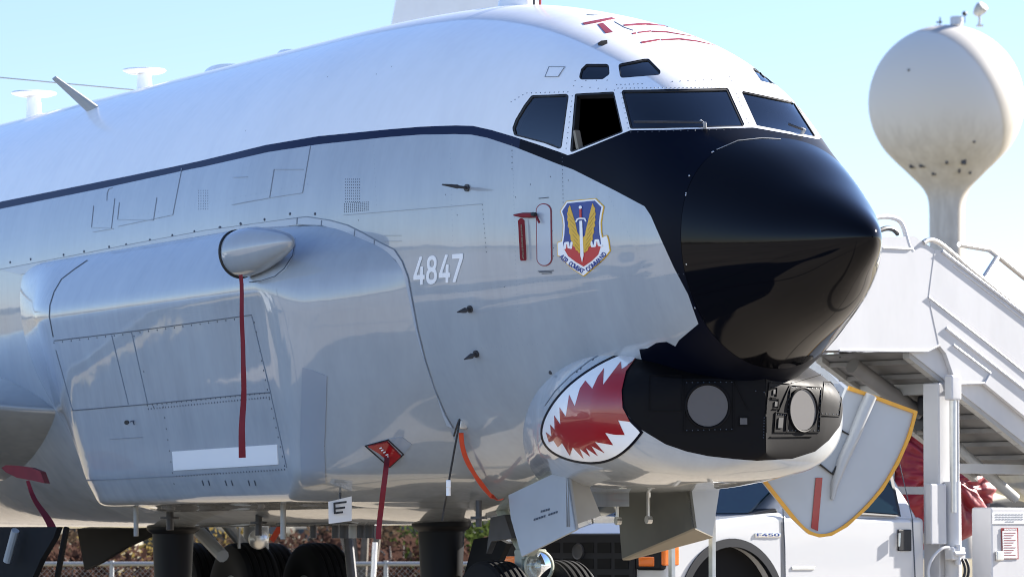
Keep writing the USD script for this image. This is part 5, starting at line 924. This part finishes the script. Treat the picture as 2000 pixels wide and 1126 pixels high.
q = tw((1822, 432)); wt_.lpart('ladder_box', bx(q + [-.12, -.2, -.5], q + [.15, .2, .5]), 'stair_grey')

# ================================================================== another aircraft's tail far behind
tl = Thing('distant_aircraft_tail', 'pale tail fin of another aircraft rising behind the white crown', 'aircraft tail', tuple(at_depth([(850, 1065)], 130)[0] * [1, 1, 0]))
f_ = at_depth([(762, 60), (774, -8), (800, -160), (985, -160), (1010, 60)], 130); tl.part('fin', prism_pts(f_, np.array([0, .35, 0])), 'white_paint', smooth=False)
z0 = at_depth([(850, 60)], 130)[0][2]; q = tl.loc; tl.lpart('rear_fuselage', tube([(-6, .2, z0 * .80), (-2, .2, z0 * .82), (3, .2, z0 * .86), (6, .2, z0 * .9)], [2.4, 2.4, 1.8, .6], 20), 'white_paint', smooth=40); tl.lpart('tail_stand', cat_([tube([(-5, .2, 0), (-5, .2, z0 * .75)], .35, 10), tube([(1, .2, 0), (1, .2, z0 * .8)], .3, 10)]), 'dark_metal')

# ================================================================== background under the belly
def leaf_mat(name, cols):
    M[name] = usdkit.material(stage, '/World/Looks/' + name, {'g': ('geometry', {}), 'r': ('rgb_ramp', {'ramp': [(i / (len(cols) - 1), c) for i, c in enumerate(cols)]}), 'd': ('diffuse_bsdf', {}), 't': ('translucent_bsdf', {}), 'x': ('mix_closure', {'fac': 0.35})},
        [('g.random_per_island', 'r.fac'), ('r.color', 'd.color'), ('r.color', 't.color'), ('d.BSDF', 'x.closure1'), ('t.BSDF', 'x.closure2')], surface='x.closure')
leaf_mat('leaf_rust', [(0.07, 0.04, 0.032), (0.12, 0.068, 0.055), (0.09, 0.06, 0.05), (0.17, 0.11, 0.085)]); leaf_mat('leaf_green', [(0.05, 0.07, 0.02), (0.10, 0.12, 0.03), (0.16, 0.15, 0.05)]); leaf_mat('leaf_straw', [(0.20, 0.15, 0.05), (0.30, 0.23, 0.09), (0.16, 0.10, 0.05)]); leaf_mat('leaf_brown', [(0.07, 0.05, 0.035), (0.12, 0.085, 0.06), (0.16, 0.12, 0.08)])
def crown(c, rad, n, size, seed):
    r = np.random.default_rng(seed); k = max(6, n // 60); cc = r.normal(size=(k, 3)); cc = cc / np.linalg.norm(cc, axis=1)[:, None] * r.uniform(.35, .95, k)[:, None] ** .6
    P = cc[r.integers(0, k, n)] + r.normal(size=(n, 3)) * .17; P = P * rad + c; P[:, 2] = np.maximum(P[:, 2], .03)
    a = r.normal(size=(n, 3)); a /= np.linalg.norm(a, axis=1)[:, None]; b = np.cross(a, r.normal(size=(n, 3))); b /= np.linalg.norm(b, axis=1)[:, None]; s = (size * r.uniform(.6, 1.4, n))[:, None]
    V = np.stack([P - a * s, P + b * s * .5, P + a * s, P - b * s * .5], 1).reshape(-1, 3); i = np.arange(n) * 4
    return trimesh.Trimesh(V, np.vstack([np.stack([i, i + 1, i + 2], 1), np.stack([i, i + 2, i + 3], 1)]), process=False)
SH = [(110, 84, 1.7, 1.6, 'brown', 'dark brown leafless looking shrub behind the dark gear door at the left'), (175, 80, 1.3, 1.5, 'rust', 'low rust brown shrub left of the dark triangular door'), (262, 88, 1.2, 1.9, 'straw', 'straw yellow shrub beside the aft belly antenna'), (400, 95, 1.7, 1.6, 'straw', 'straw yellow shrub glimpsed between the main wheels and the aft antenna'), (545, 90, 1.5, 1.7, 'brown', 'brown shrub behind the gap of the main wheels'), (620, 86, 1.45, 1.6, 'rust', 'rust brown shrub above the right main wheel'),
      (715, 90, 1.7, 1.3, 'brown', 'grey brown shrub around the pale forked trunk'), (775, 83, 1.5, 1.8, 'rust', 'dense rust brown shrub left of the forward belly antenna'), (905, 88, 1.75, 1.5, 'green', 'green shrub right of the forward belly antenna'), (965, 92, 1.5, 1.6, 'green', 'green shrub behind the nose gear')]
for i, (x, Y, h, w, c, lab) in enumerate(SH):
    b = at_depth([(x, 1065)], Y)[0] * [1, 1, 0]; t = Thing('shrub', lab, 'shrub', b, 0, 'autumn shrubs beyond the fence'); t.lpart('foliage', crown(np.array([0, 0, h * .55]), np.array([w, w, h * .5]), 1700, .085, 20 + i), 'leaf_' + c, smooth=False)
    r = np.random.default_rng(60 + i); t.lpart('stem', cat_([tube(np.array([(0, 0, 0), r.normal(size=3) * [.15, .15, 0] + [0, 0, h * .4], r.normal(size=3) * [.4, .4, 0] + [0, 0, h * .8]]), [.05, .035, .015], 6) for _ in range(5)]), 'bark')
b = at_depth([(700, 1065)], 76)[0] * [1, 1, 0]; t = Thing('forked_tree', 'small pale forked bare trunk between the main wheels and the shrubs', 'tree', b)
for a_, b_ in (((0, 0, 0), (-.25, 0, 2.2)), ((0, 0, 0), (.12, .1, 2.3)), ((0.1, 0, 0), (.4, -.1, 2.1)), ((-.05, 0, 0.3), (-.45, 0, 1.9))): t.lpart('trunk', tube(spline([a_, (np.array(a_) + b_) / 2 + [.05, 0, 0], b_], 8), np.linspace(.09, .05, 8), 8), 'bark')
# fence
fa, fb = at_depth([(60, 1100)], 66)[0], at_depth([(1010, 1106)], 66)[0]; zt_ = fa[2]; fen = Thing('chain_link_fence', 'low grey chain link fence with top rail beyond the main wheels', 'fence', (fa[0], 66, 0))
xs = np.arange(fa[0] - 3, fb[0] + 2, 1.42); fen.part('top_rail', tube([(xs[0], 66, zt_), (xs[-1], 66, zt_)], .035, 8), 'fence_metal')
for x in xs: fen.part('post', tube([(x, 66, 0), (x, 66, zt_ + .05)], .035, 8), 'fence_metal')
wv, wf = [], []
for d in (-1, 1):
    for x in np.arange(xs[0] - 1, xs[-1] + 1, .085):
        a_, b_ = np.array([x, 66.03, .02]), np.array([x + d * zt_, 66.03, zt_]); k = len(wv) * 4; wv.append(np.array([a_ + [-.0025, 0, 0], a_ + [.0025, 0, 0], b_ + [.0025, 0, 0], b_ + [-.0025, 0, 0]])); wf += [[k, k + 1, k + 2], [k, k + 2, k + 3]]
fen.part('wire_mesh', trimesh.Trimesh(np.vstack(wv), wf, process=False), 'fence_metal', smooth=False, kind='stuff')
b = at_depth([(724, 1065)], 60)[0] * [1, 1, 0]; single('marker_pole', tube([b, b + [.06, 0, 1.25]], .035, 8), 'decal_white', 'thin white pole standing before the fence beside the main wheels', 'pole')
# trees all round the airfield, as one far mass
V, F, k = [], [], 0; ico = trimesh.creation.icosphere(2)
for i in range(260):
    a_ = i / 260 * 2 * np.pi + rng.uniform(-.01, .01); r0 = rng.uniform(650, 760); rad = np.array([rng.uniform(8, 15), rng.uniform(8, 15), rng.uniform(3.5, 6.5)]); v = ico.vertices * (0.75 + 0.5 * meshkit.fbm(ico.vertices * 2.5 + i, 3, i)[:, None]) * rad + [r0 * math.cos(a_), r0 * math.sin(a_), rad[2] * .55]
    V.append(v); F.append(ico.faces + k); k += len(v)
mk('far_trees', (0.055, 0.05, 0.035), 0.9, var=0.5, vscale=0.15)
single('tree_line', trimesh.Trimesh(np.vstack(V), np.vstack(F), process=False), 'far_trees', 'dark far off line of trees along the horizon', 'trees', kind='stuff', smooth=False)
